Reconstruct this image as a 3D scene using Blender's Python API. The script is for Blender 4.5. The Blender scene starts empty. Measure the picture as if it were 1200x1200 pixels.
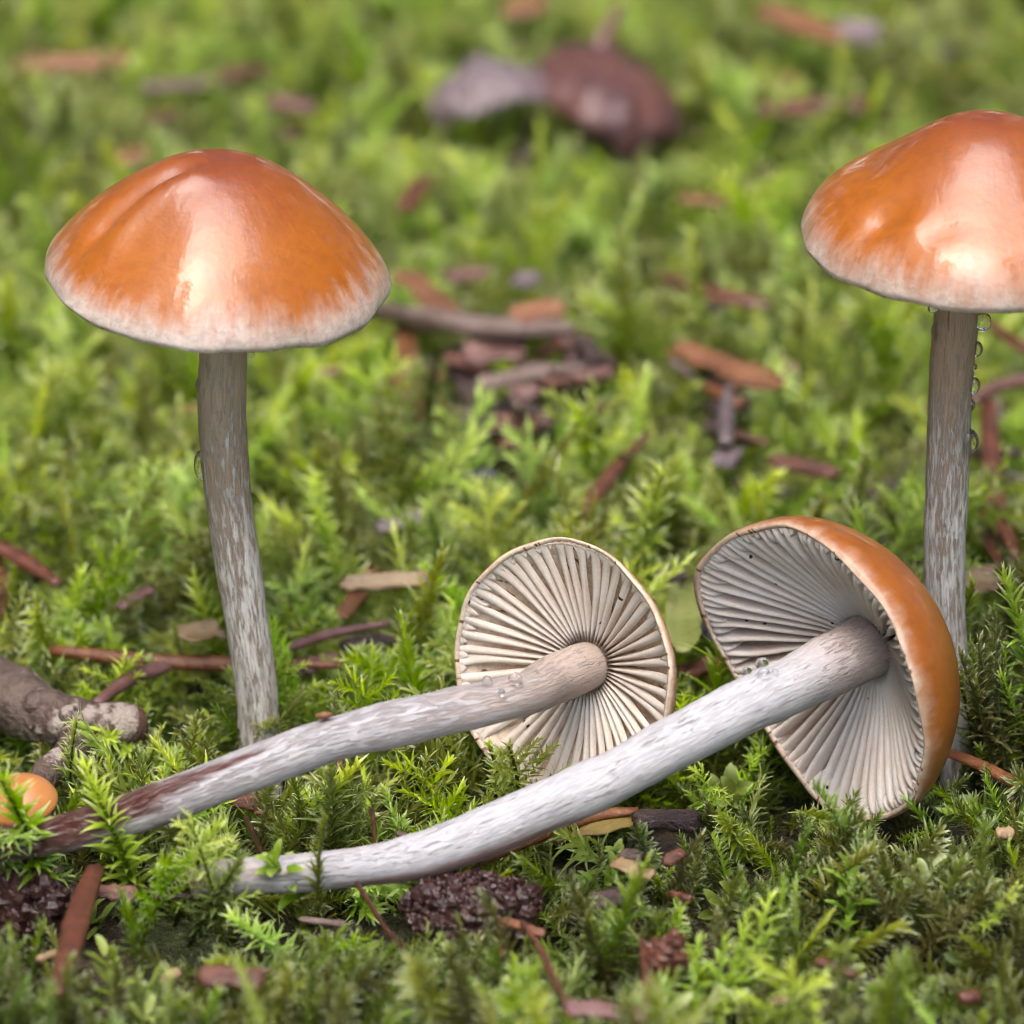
import bpy, math, random
from math import sin, cos, pi, radians
from mathutils import Vector, Matrix, noise, Euler

# ------------------------------------------------------------------ set-up
# everything is laid out in centimetres and scaled to metres by S
S = 0.01
scene = bpy.context.scene
COL = scene.collection
PITCH = radians(22.0)
DIST = 41.0
FRAME = 7.4                       # width of the frame in cm at DIST
CAM = Vector((0, -DIST * cos(PITCH), DIST * sin(PITCH)))
FWD = Vector((0, cos(PITCH), -sin(PITCH)))
UPV = Vector((0, sin(PITCH), cos(PITCH)))
RGT = Vector((1, 0, 0))
FPX = 1200 * DIST / FRAME

cd = bpy.data.cameras.new('camera')
cam = bpy.data.objects.new('camera', cd)
COL.objects.link(cam)
cam.location = CAM * S
cam.rotation_euler = (pi / 2 - PITCH, 0, 0)
cd.sensor_width = 24
cd.sensor_height = 24
cd.lens = 24 * DIST / FRAME
cd.clip_start = 0.01
cd.clip_end = 200
cd.dof.use_dof = True
cd.dof.focus_distance = 36.2 * S
cd.dof.aperture_fstop = 25.0
cd.dof.aperture_blades = 0
scene.camera = cam

SUN_EL, SUN_AZ = radians(62), radians(205)     # azimuth clockwise from +Y
world = bpy.data.worlds.new('World')
scene.world = world
world.use_nodes = True
wn = world.node_tree
bg = wn.nodes['Background']
sky = wn.nodes.new('ShaderNodeTexSky')
sky.sky_type = 'NISHITA'
sky.sun_disc = False
sky.sun_elevation = SUN_EL
sky.sun_rotation = SUN_AZ
sky.air_density = 1.0
sky.dust_density = 4.0
sky.ozone_density = 0.3
wn.links.new(sky.outputs[0], bg.inputs[0])
bg.inputs[1].default_value = 0.15
sl = bpy.data.lights.new('sun', 'SUN')
sl.energy = 0.8
sl.angle = radians(80)
sl.color = (1.0, 0.975, 0.94)
sun = bpy.data.objects.new('sun', sl)
COL.objects.link(sun)
sd = Vector((sin(SUN_AZ) * cos(SUN_EL), cos(SUN_AZ) * cos(SUN_EL), sin(SUN_EL)))
sun.rotation_euler = sd.to_track_quat('Z', 'Y').to_euler()
sun.location = (0, 0, 3)

scene.view_settings.view_transform = 'Standard'
scene.view_settings.look = 'None'
scene.view_settings.gamma = 1.0
scene.view_settings.exposure = 2.4
scene.view_settings.use_curve_mapping = False
scene.render.engine = 'CYCLES'
cy = scene.cycles
cy.use_denoising = True
cy.filter_width = 1.1
cy.max_bounces = 6
cy.diffuse_bounces = 3
cy.glossy_bounces = 2
cy.use_adaptive_sampling = True
cy.adaptive_threshold = 0.03
cy.transmission_bounces = 8
cy.transparent_max_bounces = 8
cy.sample_clamp_indirect = 6
cy.caustics_reflective = False
cy.caustics_refractive = True


# ------------------------------------------------------------------ helpers
def ray(u, v):
    return RGT * ((u - 600) / FPX) + UPV * ((600 - v) / FPX) + FWD


def onz(u, v, z=0.0):
    d = ray(u, v)
    return CAM + d * ((z - CAM.z) / d.z)


def ony(u, v, y):
    d = ray(u, v)
    return CAM + d * ((y - CAM.y) / d.y)


def pxcm(p):
    """pixels per cm at a point"""
    return FPX / ((p - CAM).dot(FWD))


def lerp(a, b, t):
    return a + (b - a) * t


def smooth(a, b, x):
    t = min(1, max(0, (x - a) / (b - a)))     # a may be larger than b
    return t * t * (3 - 2 * t)


def catmull(pts, t):
    n = len(pts) - 1
    x = min(max(t, 0), 1) * n
    i = min(int(x), n - 1)
    f = x - i
    p1, p2 = pts[i], pts[i + 1]
    p0 = pts[i - 1] if i > 0 else [2 * a - b for a, b in zip(p1, p2)]
    p3 = pts[i + 2] if i + 2 <= n else [2 * b - a for a, b in zip(p1, p2)]
    return [0.5 * (2 * b + (c - a) * f + (2 * a - 5 * b + 4 * c - d) * f * f + (3 * b - a - 3 * c + d) * f ** 3)
            for a, b, c, d in zip(p0, p1, p2, p3)]


class MB:
    def __init__(self):
        self.v, self.f, self.a = [], [], {}

    def add(self, p, **at):
        self.v.append(tuple(p))
        for k, val in at.items():
            self.a.setdefault(k, {})[len(self.v) - 1] = val
        return len(self.v) - 1

    def mesh(self, name, origin=(0, 0, 0), smooth_=True):
        ox, oy, oz = origin
        me = bpy.data.meshes.new(name)
        me.from_pydata([((x - ox) * S, (y - oy) * S, (z - oz) * S) for x, y, z in self.v], [], self.f)
        for k, d in self.a.items():
            vec = isinstance(next(iter(d.values())), (tuple, list, Vector))
            at = me.attributes.new(k, 'FLOAT_VECTOR' if vec else 'FLOAT', 'POINT')
            for i, val in d.items():
                if vec:
                    at.data[i].vector = val
                else:
                    at.data[i].value = val
        if smooth_:
            me.polygons.foreach_set('use_smooth', [True] * len(me.polygons))
        me.update()
        return me

    def build(self, name, mat, parent=None, origin=(0, 0, 0), smooth_=True):
        return link(name, self.mesh(name, origin, smooth_), mat, parent,
                    None if parent else origin)


def link(name, me, mat, parent=None, loc=None):
    o = bpy.data.objects.new(name, me)
    COL.objects.link(o)
    if mat is not None and len(me.materials) == 0:
        me.materials.append(mat)
    if parent is not None:
        o.parent = parent
    if loc is not None:
        o.location = Vector(loc) * S
    return o


def tag(o, label, cat, group=None):
    o['label'] = label
    o['category'] = cat
    if group:
        o['group'] = group
    return o


def thing(name, loc, label, cat, group=None):
    o = bpy.data.objects.new(name, None)
    o.empty_display_size = 0.005
    COL.objects.link(o)
    o.location = Vector(loc) * S
    return tag(o, label, cat, group)


# ------------------------------------------------------------------ materials
class NT:
    def __init__(self, name):
        self.m = bpy.data.materials.new(name)
        self.m.use_nodes = True
        self.t = self.m.node_tree
        self.p = self.t.nodes['Principled BSDF']
        self.out = self.t.nodes['Material Output']

    def n(self, typ, ins=None, **props):
        nd = self.t.nodes.new('ShaderNode' + typ)
        for k, v in props.items():
            setattr(nd, k, v)
        for k, v in (ins or {}).items():
            self.put(nd.inputs[k], v)
        return nd

    def put(self, sock, v):
        if isinstance(v, bpy.types.NodeSocket):
            self.t.links.new(v, sock)
        else:
            if isinstance(v, tuple) and len(v) == 3 and sock.type == 'RGBA':
                v = v + (1.0,)
            sock.default_value = v

    def P(self, **kw):
        for k, v in kw.items():
            self.put(self.p.inputs[k.replace('_', ' ')], v)

    def attr(self, name, vec=False):
        a = self.n('Attribute', attribute_name=name)
        return a.outputs['Vector'] if vec else a.outputs['Fac']

    def obj(self, scale=100.0):
        tc = self.n('TexCoord')
        return self.scale(tc.outputs['Object'], scale)

    def scale(self, vec, s):
        if isinstance(s, (int, float)):
            s = (s, s, s)
        return self.n('VectorMath', {0: vec, 1: s}, operation='MULTIPLY').outputs[0]

    def noise(self, vec, scale=5.0, detail=4.0, rough=0.55, dist=0.0):
        return self.n('TexNoise', {'Vector': vec, 'Scale': scale, 'Detail': detail, 'Roughness': rough,
                                   'Distortion': dist}).outputs['Fac']

    def ramp(self, fac, stops, interp='LINEAR'):
        r = self.n('ValToRGB', {'Fac': fac})
        cr = r.color_ramp
        cr.interpolation = interp
        while len(cr.elements) < len(stops):
            cr.elements.new(0.5)
        for e, (p, c) in zip(cr.elements, stops):
            e.position = p
            if isinstance(c, (int, float)):
                c = (c, c, c)
            e.color = tuple(c) + (1,)
        return r.outputs['Color']

    def mix(self, fac, a, b, mode='MIX'):
        m = self.n('Mix', data_type='RGBA', blend_type=mode)
        self.put(m.inputs[0], fac)
        self.put(m.inputs[6], a)
        self.put(m.inputs[7], b)
        return m.outputs[2]

    def math(self, op, a, b=0.0, c=None, clamp=False):
        m = self.n('Math', operation=op, use_clamp=clamp)
        self.put(m.inputs[0], a)
        self.put(m.inputs[1], b)
        if c is not None:
            self.put(m.inputs[2], c)
        return m.outputs[0]

    def maprange(self, x, a, b, c=0.0, d=1.0, smooth=True):
        m = self.n('MapRange', {'Value': x, 'From Min': a, 'From Max': b, 'To Min': c, 'To Max': d},
                   interpolation_type='SMOOTHSTEP' if smooth else 'LINEAR')
        return m.outputs[0]

    def bump(self, h, dist_cm, strength=1.0, normal=None):
        b = self.n('Bump', {'Height': h, 'Distance': dist_cm * S, 'Strength': strength})
        if normal is not None:
            self.put(b.inputs['Normal'], normal)
        return b.outputs[0]


def mat_moss(name, base, mid, tip, pale, trans=0.42, brown=0.25, seed=0.0):
    k = NT(name)
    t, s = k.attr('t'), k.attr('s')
    rnd = k.n('ObjectInfo').outputs['Random']
    pos = k.scale(k.n('NewGeometry').outputs['Position'], 100)
    pos = k.n('VectorMath', {0: pos, 1: (seed, seed, 0)}, operation='ADD').outputs[0]
    patch = k.noise(pos, 0.35, 2.0)
    col = k.ramp(s, [(0.0, base), (0.55, mid), (1.0, tip)])  # shoot feet: old brown leaves, darkened further so the gaps look shaded
    hs = k.n('HueSaturation', {'Color': col,
                               'Hue': k.maprange(rnd, 0, 1, 0.476, 0.516, False),
                               'Saturation': k.maprange(k.math('FRACT', k.math('MULTIPLY', rnd, 7.13)), 0, 1, 0.8, 1.1, False),
                               'Value': k.maprange(k.math('FRACT', k.math('MULTIPLY', rnd, 13.7)), 0, 1, 0.45, 1.3, False)})
    col = hs.outputs[0]
    dull = k.maprange(patch, 0.5, 0.72)
    col = k.mix(k.math('MULTIPLY', dull, 0.5), col, (0.15, 0.15, 0.025))
    old = k.math('GREATER_THAN', k.math('FRACT', k.math('MULTIPLY', rnd, 29.3)), 1.0 - brown)
    col = k.mix(k.math('MULTIPLY', old, 0.6), col, (0.11, 0.085, 0.025))
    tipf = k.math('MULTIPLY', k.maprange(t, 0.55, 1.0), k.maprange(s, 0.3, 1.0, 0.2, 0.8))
    col = k.mix(tipf, col, pale)  # pale hyaline leaf tips, lightened further as painted wet sheen
    k.P(Base_Color=col, Roughness=0.32, Specular_IOR_Level=0.48)
    tr = k.n('BsdfTranslucent', {'Color': k.mix(1.0, col, (1.0, 1.0, 0.55), 'MULTIPLY')})
    ms = k.n('MixShader', {0: trans, 1: k.p.outputs[0], 2: tr.outputs[0]})
    k.t.links.new(ms.outputs[0], k.out.inputs[0])
    return k.m


def mat_cap(name, orange, dark, margin, m0, m1, seed, gloss=0.56):
    """r: 0 apex to 1 rim, cc: cap coordinates (cm)"""
    k = NT(name)
    r, cc = k.attr('r'), k.attr('cc', True)
    ang = k.attr('ang', True)              # unit circle round the axis * 3 and r
    sc = k.n('VectorMath', {0: cc, 1: (seed, seed * 2, seed)}, operation='ADD').outputs[0]
    big = k.noise(sc, 1.6, 3)
    rad = k.noise(k.n('VectorMath', {0: ang, 1: (seed, 0, 0)}, operation='ADD').outputs[0], 2.6, 6, 0.65)
    fine = k.noise(sc, 26, 4, 0.7)
    col = k.ramp(k.math('ADD', r, k.math('MULTIPLY', k.math('SUBTRACT', big, 0.5), 0.35)),
                 [(0.0, dark), (0.30, tuple(lerp(a, b, 0.5) for a, b in zip(dark, orange))), (0.55, orange), (1.0, orange)])
    rr = k.math('ADD', r, k.math('MULTIPLY', k.math('SUBTRACT', rad, 0.5), 0.34))
    rr = k.math('ADD', rr, k.math('MULTIPLY', k.math('SUBTRACT', fine, 0.5), 0.10))
    rr = k.math('ADD', rr, k.math('MULTIPLY', k.math('SUBTRACT', big, 0.5), 0.12))
    veil = k.maprange(rr, m0, m1)
    col = k.mix(k.math('MULTIPLY', veil, 0.88), col, k.mix(k.maprange(fine, 0.35, 0.65), margin, tuple(c * 0.74 for c in margin)))
    mott = k.noise(sc, 11, 5, 0.7)
    col = k.mix(k.maprange(mott, 0.42, 0.72, 0.0, 0.30), col, tuple(c * 0.62 for c in dark))
    speck = k.math('MULTIPLY', k.maprange(k.noise(ang, 7.0, 2), 0.62, 0.68), k.maprange(r, 0.965, 0.985))
    col = k.mix(speck, col, (0.12, 0.06, 0.03))
    k.P(Base_Color=col, Roughness=k.mix(veil, (0.45,) * 3, (0.75,) * 3), Subsurface_Weight=0.25, Subsurface_Scale=0.06 * S,
        Subsurface_Radius=(1.0, 0.45, 0.2), Coat_Weight=k.maprange(veil, 0.15, 1.0, gloss, 0.10), Coat_Roughness=0.035, Coat_IOR=1.42)
    h1 = k.math('ADD', k.math('MULTIPLY', k.noise(sc, 7, 3), 0.6), k.math('MULTIPLY', k.noise(sc, 15, 3, 0.6, 0.8), 0.22))
    h = k.math('ADD', h1, k.math('MULTIPLY', k.math('MULTIPLY', fine, veil), 0.6))
    wr = k.noise(k.scale(ang, (1, 1, 0.4)), 5.0, 3, 0.6)
    h = k.math('ADD', h, k.math('MULTIPLY', wr, 0.15))
    nb = k.bump(h, 0.012, 0.8)
    k.P(Normal=nb)
    k.put(k.p.inputs['Coat Normal'], k.bump(k.math('ADD', h1, k.math('MULTIPLY', wr, 0.14)), 0.0085, 0.8))
    return k.m


def mat_gill(name, col1, col2, seed):
    k = NT(name)
    gc = k.attr('cc', True)
    d = k.attr('d')                      # 0 at the flesh, 1 at the gill edge
    n1 = k.noise(gc, 3.0 + seed, 3)
    n2 = k.noise(gc, 60, 3, 0.7)
    col = k.mix(k.maprange(n1, 0.35, 0.65), col1, col2)
    col = k.mix(k.math('MULTIPLY', k.maprange(n2, 0.3, 0.7), 0.22), col, (0.38, 0.30, 0.24))
    col = k.mix(k.maprange(d, 0.55, 1.0, 0.0, 0.35), col, (0.86, 0.85, 0.83))
    sp = k.n('TexVoronoi', {'Vector': gc, 'Scale': 5.5, 'Randomness': 1.0}).outputs['Distance']
    col = k.mix(k.maprange(sp, 0.085, 0.06), col, (0.03, 0.025, 0.02))
    k.P(Base_Color=col, Roughness=0.6, Specular_IOR_Level=0.3)
    k.P(Normal=k.bump(n2, 0.004, 0.6))
    tr = k.n('BsdfTranslucent', {'Color': k.mix(1.0, col, (0.95, 0.8, 0.66), 'MULTIPLY')})
    ms = k.n('MixShader', {0: 0.36, 1: k.p.outputs[0], 2: tr.outputs[0]})
    k.t.links.new(ms.outputs[0], k.out.inputs[0])
    return k.m


def mat_stem(name, under, fibre, top, bare, f0, f1, top0, top1, bare0=9.0, bare1=10.0, cover=0.5, seed=0.0, stain=0.0):
    """sc: (cos, sin, along cm) ; l: 0 at the cap, 1 at the foot"""
    k = NT(name)
    sc, l = k.attr('sc', True), k.attr('l')
    v = k.n('VectorMath', {0: sc, 1: (seed, seed, seed)}, operation='ADD').outputs[0]
    fib = k.noise(k.scale(v, (1.15, 1.15, 1.2)), 6.0, 5, 0.66, 0.5)
    fib2 = k.noise(k.scale(v, (1.0, 1.0, 0.7)), 13, 4, 0.65, 0.4)
    big = k.noise(k.scale(v, (1, 1, 0.6)), 1.5, 3)
    f = k.math('ADD', k.math('MULTIPLY', fib, 0.62), k.math('MULTIPLY', fib2, 0.38))
    f = k.math('ADD', f, k.math('MULTIPLY', k.math('SUBTRACT', big, 0.5), 0.25))
    f = k.math('ADD', f, k.maprange(l, f0, f1, -0.12, cover - 0.5))
    cov = k.maprange(f, 0.44, 0.56)
    col = k.mix(cov, under, k.mix(k.maprange(fib2, 0.35, 0.65), fibre, tuple(c * 0.7 for c in fibre)))
    tf = k.maprange(k.math('ADD', l, k.math('MULTIPLY', k.math('SUBTRACT', fib, 0.5), 0.25)), top0, top1, 0.62, 0.0)
    col = k.mix(tf, col, k.mix(k.maprange(fib2, 0.35, 0.7), top, tuple(min(1, c * 1.3) for c in top)))
    bf = k.maprange(k.math('ADD', l, k.math('MULTIPLY', k.math('SUBTRACT', big, 0.5), 0.6)), bare0, bare1)
    col = k.mix(bf, col, k.mix(k.maprange(fib, 0.52, 0.66, 0, 0.3), bare, fibre))
    if stain:
        st = k.math('MULTIPLY', k.maprange(k.noise(k.scale(v, (1, 1, 0.5)), 1.4, 4, 0.6), 0.40, 0.52), k.math('MULTIPLY', k.maprange(l, 0.48, 0.58), k.maprange(l, 0.9, 0.76)))
        st = k.math('MULTIPLY', st, k.maprange(k.attr('dn'), -0.05, 0.5))     # soil stuck to the side it lay on
        col = k.mix(k.math('MULTIPLY', st, stain), col, bare)
    k.P(Base_Color=col, Roughness=k.maprange(bf, 0, 1, 0.62, 0.33), Specular_IOR_Level=0.4, Subsurface_Weight=0.12,
        Subsurface_Scale=0.05 * S, Subsurface_Radius=(1, 0.6, 0.4))
    h = k.math('ADD', k.math('MULTIPLY', cov, 0.8), k.math('MULTIPLY', fib2, 0.7))
    k.P(Normal=k.bump(h, 0.016, 0.8))
    return k.m


def mat_wood(name, c1, c2, scale=6.0, rough=0.6, bump=0.02, stretch=(1, 1, 1), spots=None, coat=0.0):
    k = NT(name)
    c1, c2 = tuple(c * 0.72 for c in c1), tuple(c * 0.72 for c in c2)      # both tones lowered to suit the raised exposure
    o = k.scale(k.obj(), stretch)
    n1, n2 = k.noise(o, scale, 5, 0.65), k.noise(o, scale * 4, 4, 0.7)
    col = k.mix(k.maprange(n1, 0.35, 0.65), c1, c2)
    col = k.mix(k.maprange(n2, 0.52, 0.72, 0, 0.6), col, tuple(c * 0.35 for c in c1))
    if spots:
        col = k.mix(k.maprange(k.noise(o, scale * 0.8, 4, 0.7), 0.55, 0.62), col, spots)
    k.P(Base_Color=col, Roughness=rough, Coat_Weight=coat, Coat_Roughness=0.2)
    k.P(Normal=k.bump(k.math('ADD', n1, k.math('MULTIPLY', n2, 0.5)), bump, 0.9))
    return k.m


def mat_leafy(name, c1, c2, scale=3.0, rough=0.5, trans=0.15):
    k = NT(name)
    c1, c2 = tuple(c * 0.76 for c in c1), tuple(c * 0.76 for c in c2)      # colours dimmed evenly to match the higher exposure
    o = k.obj()
    n1, n2 = k.noise(o, scale, 4, 0.6), k.noise(o, scale * 6, 3, 0.65)
    col = k.mix(k.maprange(n1, 0.35, 0.65), c1, c2)
    col = k.mix(k.maprange(n2, 0.5, 0.75, 0, 0.5), col, tuple(c * 0.4 for c in c1))
    k.P(Base_Color=col, Roughness=rough)
    k.P(Normal=k.bump(n2, 0.01, 0.8))
    tr = k.n('BsdfTranslucent', {'Color': col})
    ms = k.n('MixShader', {0: trans, 1: k.p.outputs[0], 2: tr.outputs[0]})
    k.t.links.new(ms.outputs[0], k.out.inputs[0])
    return k.m


def mat_water():
    k = NT('water drop')
    k.P(Base_Color=(1.0, 1.0, 1.0), Roughness=0.0, IOR=1.33, Transmission_Weight=1.0)
    return k.m


def mat_ground():
    k = NT('forest soil')
    o = k.obj()
    n1, n2, n3 = k.noise(o, 0.6, 4), k.noise(o, 4, 5, 0.7), k.noise(o, 0.02, 5, 0.6)
    col = k.mix(k.maprange(n2, 0.35, 0.7), (0.022, 0.014, 0.008), (0.07, 0.045, 0.022))
    col = k.mix(k.maprange(n1, 0.5, 0.65, 0, 0.8), col, (0.05, 0.07, 0.015))
    sep = k.n('SeparateXYZ', {0: o})
    far = k.math('SQRT', k.math('ADD', k.math('POWER', sep.outputs[0], 2.0), k.math('POWER', sep.outputs[1], 2.0)))
    green = k.mix(k.maprange(n1, 0.35, 0.65), (0.05, 0.085, 0.015), (0.09, 0.13, 0.025))
    green = k.mix(k.maprange(n3, 0.5, 0.6), green, (0.06, 0.04, 0.022))
    col = k.mix(k.maprange(far, 30, 60), col, green)
    k.P(Base_Color=col, Roughness=0.7)
    k.P(Normal=k.bump(k.math('ADD', n2, n1), 0.2, 1.0))
    return k.m


M = {
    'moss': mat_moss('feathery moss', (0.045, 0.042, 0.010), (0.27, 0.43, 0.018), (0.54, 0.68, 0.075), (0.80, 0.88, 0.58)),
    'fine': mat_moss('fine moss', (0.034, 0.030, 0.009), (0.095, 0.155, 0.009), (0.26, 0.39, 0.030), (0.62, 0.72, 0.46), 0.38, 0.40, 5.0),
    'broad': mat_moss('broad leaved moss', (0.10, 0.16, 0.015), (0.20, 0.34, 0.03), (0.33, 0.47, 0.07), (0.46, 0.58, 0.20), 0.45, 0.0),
    'ground': mat_ground(),
    'water': mat_water(),
    'seta': mat_wood('seta', (0.10, 0.035, 0.015), (0.06, 0.02, 0.012), 8, 0.4, 0.005),
    'needle': mat_wood('red brown needle', (0.165, 0.052, 0.03), (0.085, 0.028, 0.018), 3, 0.42, 0.012, (3, 3, 1)),
    'needle2': mat_wood('orange brown needle', (0.25, 0.10, 0.04), (0.15, 0.05, 0.022), 3, 0.42, 0.012, (3, 3, 1)),
    'stalk': mat_wood('pinkish stalk', (0.21, 0.105, 0.10), (0.15, 0.065, 0.06), 4, 0.5, 0.01),
    'twig': mat_wood('grey brown twig', (0.20, 0.145, 0.125), (0.13, 0.085, 0.07), 3, 0.65, 0.025),
    'bark': mat_wood('knobbly bark', (0.16, 0.115, 0.095), (0.085, 0.05, 0.04), 3.2, 0.7, 0.07, (1, 1, 1), (0.30, 0.255, 0.225)),
    'cut': mat_wood('broken wood', (0.14, 0.06, 0.04), (0.07, 0.03, 0.02), 9, 0.8, 0.04),
    'chip': mat_wood('bark chip', (0.17, 0.06, 0.035), (0.085, 0.035, 0.025), 3, 0.55, 0.03, (1, 3, 1)),
    'chip2': mat_wood('dark bark chip', (0.080, 0.042, 0.038), (0.035, 0.019, 0.018), 3, 0.55, 0.06, (1, 3, 1)),
    'soil': mat_wood('wet crumbly soil', (0.060, 0.022, 0.018), (0.028, 0.011, 0.010), 6, 0.35, 0.02),
    'orange': mat_leafy('orange litter', (0.32, 0.15, 0.075), (0.21, 0.085, 0.045)),
    'tan': mat_leafy('tan litter', (0.42, 0.30, 0.17), (0.30, 0.19, 0.10)),
    'pink': mat_leafy('pinkish litter', (0.25, 0.135, 0.115), (0.17, 0.09, 0.08)),
    'lilac': mat_leafy('lilac grey litter', (0.20, 0.155, 0.165), (0.12, 0.09, 0.10)),
    'slate': mat_leafy('slate litter', (0.055, 0.055, 0.068), (0.03, 0.03, 0.04), 3, 0.4, 0.0),
    'brownleaf': mat_leafy('dead leaf', (0.16, 0.068, 0.055), (0.085, 0.038, 0.042), 1.6, 0.5, 0.10),
    'greyleaf': mat_leafy('pale leaf underside', (0.25, 0.20, 0.215), (0.15, 0.105, 0.115), 1.6, 0.5, 0.10),
    'yellow': mat_leafy('yellowed leaf', (0.26, 0.19, 0.045), (0.20, 0.12, 0.03)),
    'thallus': mat_leafy('translucent green leaf', (0.46, 0.50, 0.18), (0.36, 0.42, 0.12), 2, 0.4, 0.5),
    'wood': mat_wood('tree bark', (0.06, 0.045, 0.035), (0.03, 0.022, 0.018), 0.05, 0.8, 0.5),
}
ORANGE, DARK, MARG = (0.295, 0.086, 0.0065), (0.175, 0.040, 0.016), (0.56, 0.515, 0.48)
M['cap1'] = mat_cap('orange cap', ORANGE, DARK, MARG, 0.64, 0.90, 0.0)
M['cap2'] = mat_cap('orange cap two', ORANGE, DARK, MARG, 0.66, 0.96, 3.0)
M['cap3'] = mat_cap('orange cap three', (0.302, 0.109, 0.017), DARK, (0.622, 0.538, 0.437), 0.72, 0.98, 7.0)
M['cap4'] = mat_cap('orange cap four', (0.245, 0.073, 0.009), (0.18, 0.048, 0.015), (0.62, 0.53, 0.43), 0.76, 1.12, 11.0, 0.3)
M['gill'] = mat_gill('pale gill', (0.74, 0.70, 0.64), (0.66, 0.58, 0.50), 0.0)
M['gill2'] = mat_gill('greyish gill', (0.75, 0.72, 0.69), (0.66, 0.58, 0.52), 0.4)
M['flesh'] = mat_leafy('cap flesh', (0.50, 0.33, 0.22), (0.40, 0.25, 0.16), 4, 0.6, 0.1)
M['stem1'] = mat_stem('silvery fibrous stem', (0.278, 0.211, 0.154), (0.603, 0.582, 0.551), (0.533, 0.422, 0.319), (0.116, 0.058, 0.032), 0.02, 0.6, 0.02, 0.36, cover=0.54)
M['stem2'] = mat_stem('grey fibrous stem', (0.234, 0.179, 0.136), (0.521, 0.513, 0.505), (0.404, 0.284, 0.207), (0.106, 0.053, 0.030), 0.02, 0.6, 0.06, 0.42, cover=0.54, seed=4.0)
M['stem3'] = mat_stem('lilac white stem', (0.315, 0.279, 0.284), (0.468, 0.459, 0.486), (0.423, 0.324, 0.252), (0.077, 0.027, 0.020), 0.0, 0.3, 0.14, 0.40, 0.64, 0.76, cover=0.53, seed=8.0)
M['stem4'] = mat_stem('white stem', (0.245, 0.215, 0.225), (0.445, 0.445, 0.470), (0.384, 0.304, 0.264), (0.176, 0.080, 0.056), 0.0, 0.2, 0.10, 0.28, 0.74, 1.25, cover=0.60, seed=13.0, stain=0.8)


# ------------------------------------------------------------------ ground
def gh(x, y):
    """height of the moss surface (cm)"""
    p = Vector((x * 0.22, y * 0.22, 3.1))
    h = 0.32 * noise.noise(p) + 0.16 * noise.noise(p * 2.7) + 0.10 * noise.noise(p * 6.1)
    h *= smooth(0.0, 6.0, abs(y + 5.0)) * 0.8 + 0.2
    h += 0.75 * math.exp(-((x - 3.95) / 0.75) ** 2 - ((y + 3.7) / 0.8) ** 2)      # cushion at the right stem
    h += 0.35 * math.exp(-((x + 4.2) / 1.6) ** 2 - ((y - 9) / 3.0) ** 2)
    d = math.hypot(x, y)
    if d > 40:
        h += smooth(40, 400, d) * 14 * noise.noise(Vector((x * 0.004, y * 0.004, 0)))
    return h


SOIL = -0.55
mb = MB()
NG = 150
ax = [math.sinh((i / NG * 2 - 1) * 6.2) / math.sinh(6.2) * 2600 for i in range(NG + 1)]
for j, y in enumerate(ax):
    for i, x in enumerate(ax):
        yy = y - 2
        mb.add((x, yy, gh(x, yy) + SOIL + 0.12 * noise.noise(Vector((x * 1.3, yy * 1.3, 0)))))
for j in range(NG):
    for i in range(NG):
        a = j * (NG + 1) + i
        mb.f.append((a, a + 1, a + NG + 2, a + NG + 1))
g = mb.build('ground', M['ground'])
g['kind'] = 'structure'
g['label'] = 'dark damp forest soil under the moss'


# ------------------------------------------------------------------ generic shapes
def frames(pts):
    T = []
    for i in range(len(pts)):
        a, b = pts[max(0, i - 1)], pts[min(len(pts) - 1, i + 1)]
        T.append((b - a).normalized())
    n = T[0].orthogonal().normalized()
    out = []
    for t in T:
        n = (n - t * n.dot(t)).normalized()
        out.append((t, n, t.cross(n)))
    return out


def resample(pts, rad, n):
    c = [tuple(p) + (r,) for p, r in zip(pts, rad)]
    q = [catmull(c, i / n) for i in range(n + 1)]
    return [Vector(a[:3]) for a in q], [a[3] for a in q]


def tube(mb, pts, rad, seg=10, flat=1.0, rough=0.0, rscale=1.0, caps=True, stemattr=False, up=None, seed=0.0):
    fr = frames(pts)
    rings, L = [], 0.0
    tot = sum((pts[i + 1] - pts[i]).length for i in range(len(pts) - 1))
    for i, (p, r) in enumerate(zip(pts, rad)):
        if i:
            L += (pts[i] - pts[i - 1]).length
        t, n, b = fr[i]
        if up is not None:
            b = t.cross(up).normalized()
            n = b.cross(t)
        ring = []
        for k in range(seg):
            a = 2 * pi * k / seg
            d = n * (cos(a) * flat) + b * sin(a)
            rr = r
            if rough:
                q = p + d * r
                rr = r * (1 + rough * noise.noise(q * rscale + Vector((seed, 0, 0))) + rough * 0.5 * noise.noise(q * rscale * 2.7))
            at = {'sc': (cos(a), sin(a), L), 'l': L / tot, 'dn': -d.z} if stemattr else {}
            ring.append(mb.add(p + d * rr, **at))
        rings.append(ring)
    for r0, r1 in zip(rings, rings[1:]):
        for k in range(seg):
            mb.f.append((r0[k], r0[(k + 1) % seg], r1[(k + 1) % seg], r1[k]))
    if caps:
        for ring, p, tt, r, i in ((rings[0], pts[0], -fr[0][0], rad[0], 0), (rings[-1], pts[-1], fr[-1][0], rad[-1], 1)):
            at = {'sc': (0, 0, i * L), 'l': float(i), 'dn': 0.0} if stemattr else {}
            c = mb.add(p + tt * r * 0.3, **at)
            for k in range(seg):
                f = (ring[k], ring[(k + 1) % seg], c)
                mb.f.append(f if i else f[::-1])
    return rings


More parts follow.
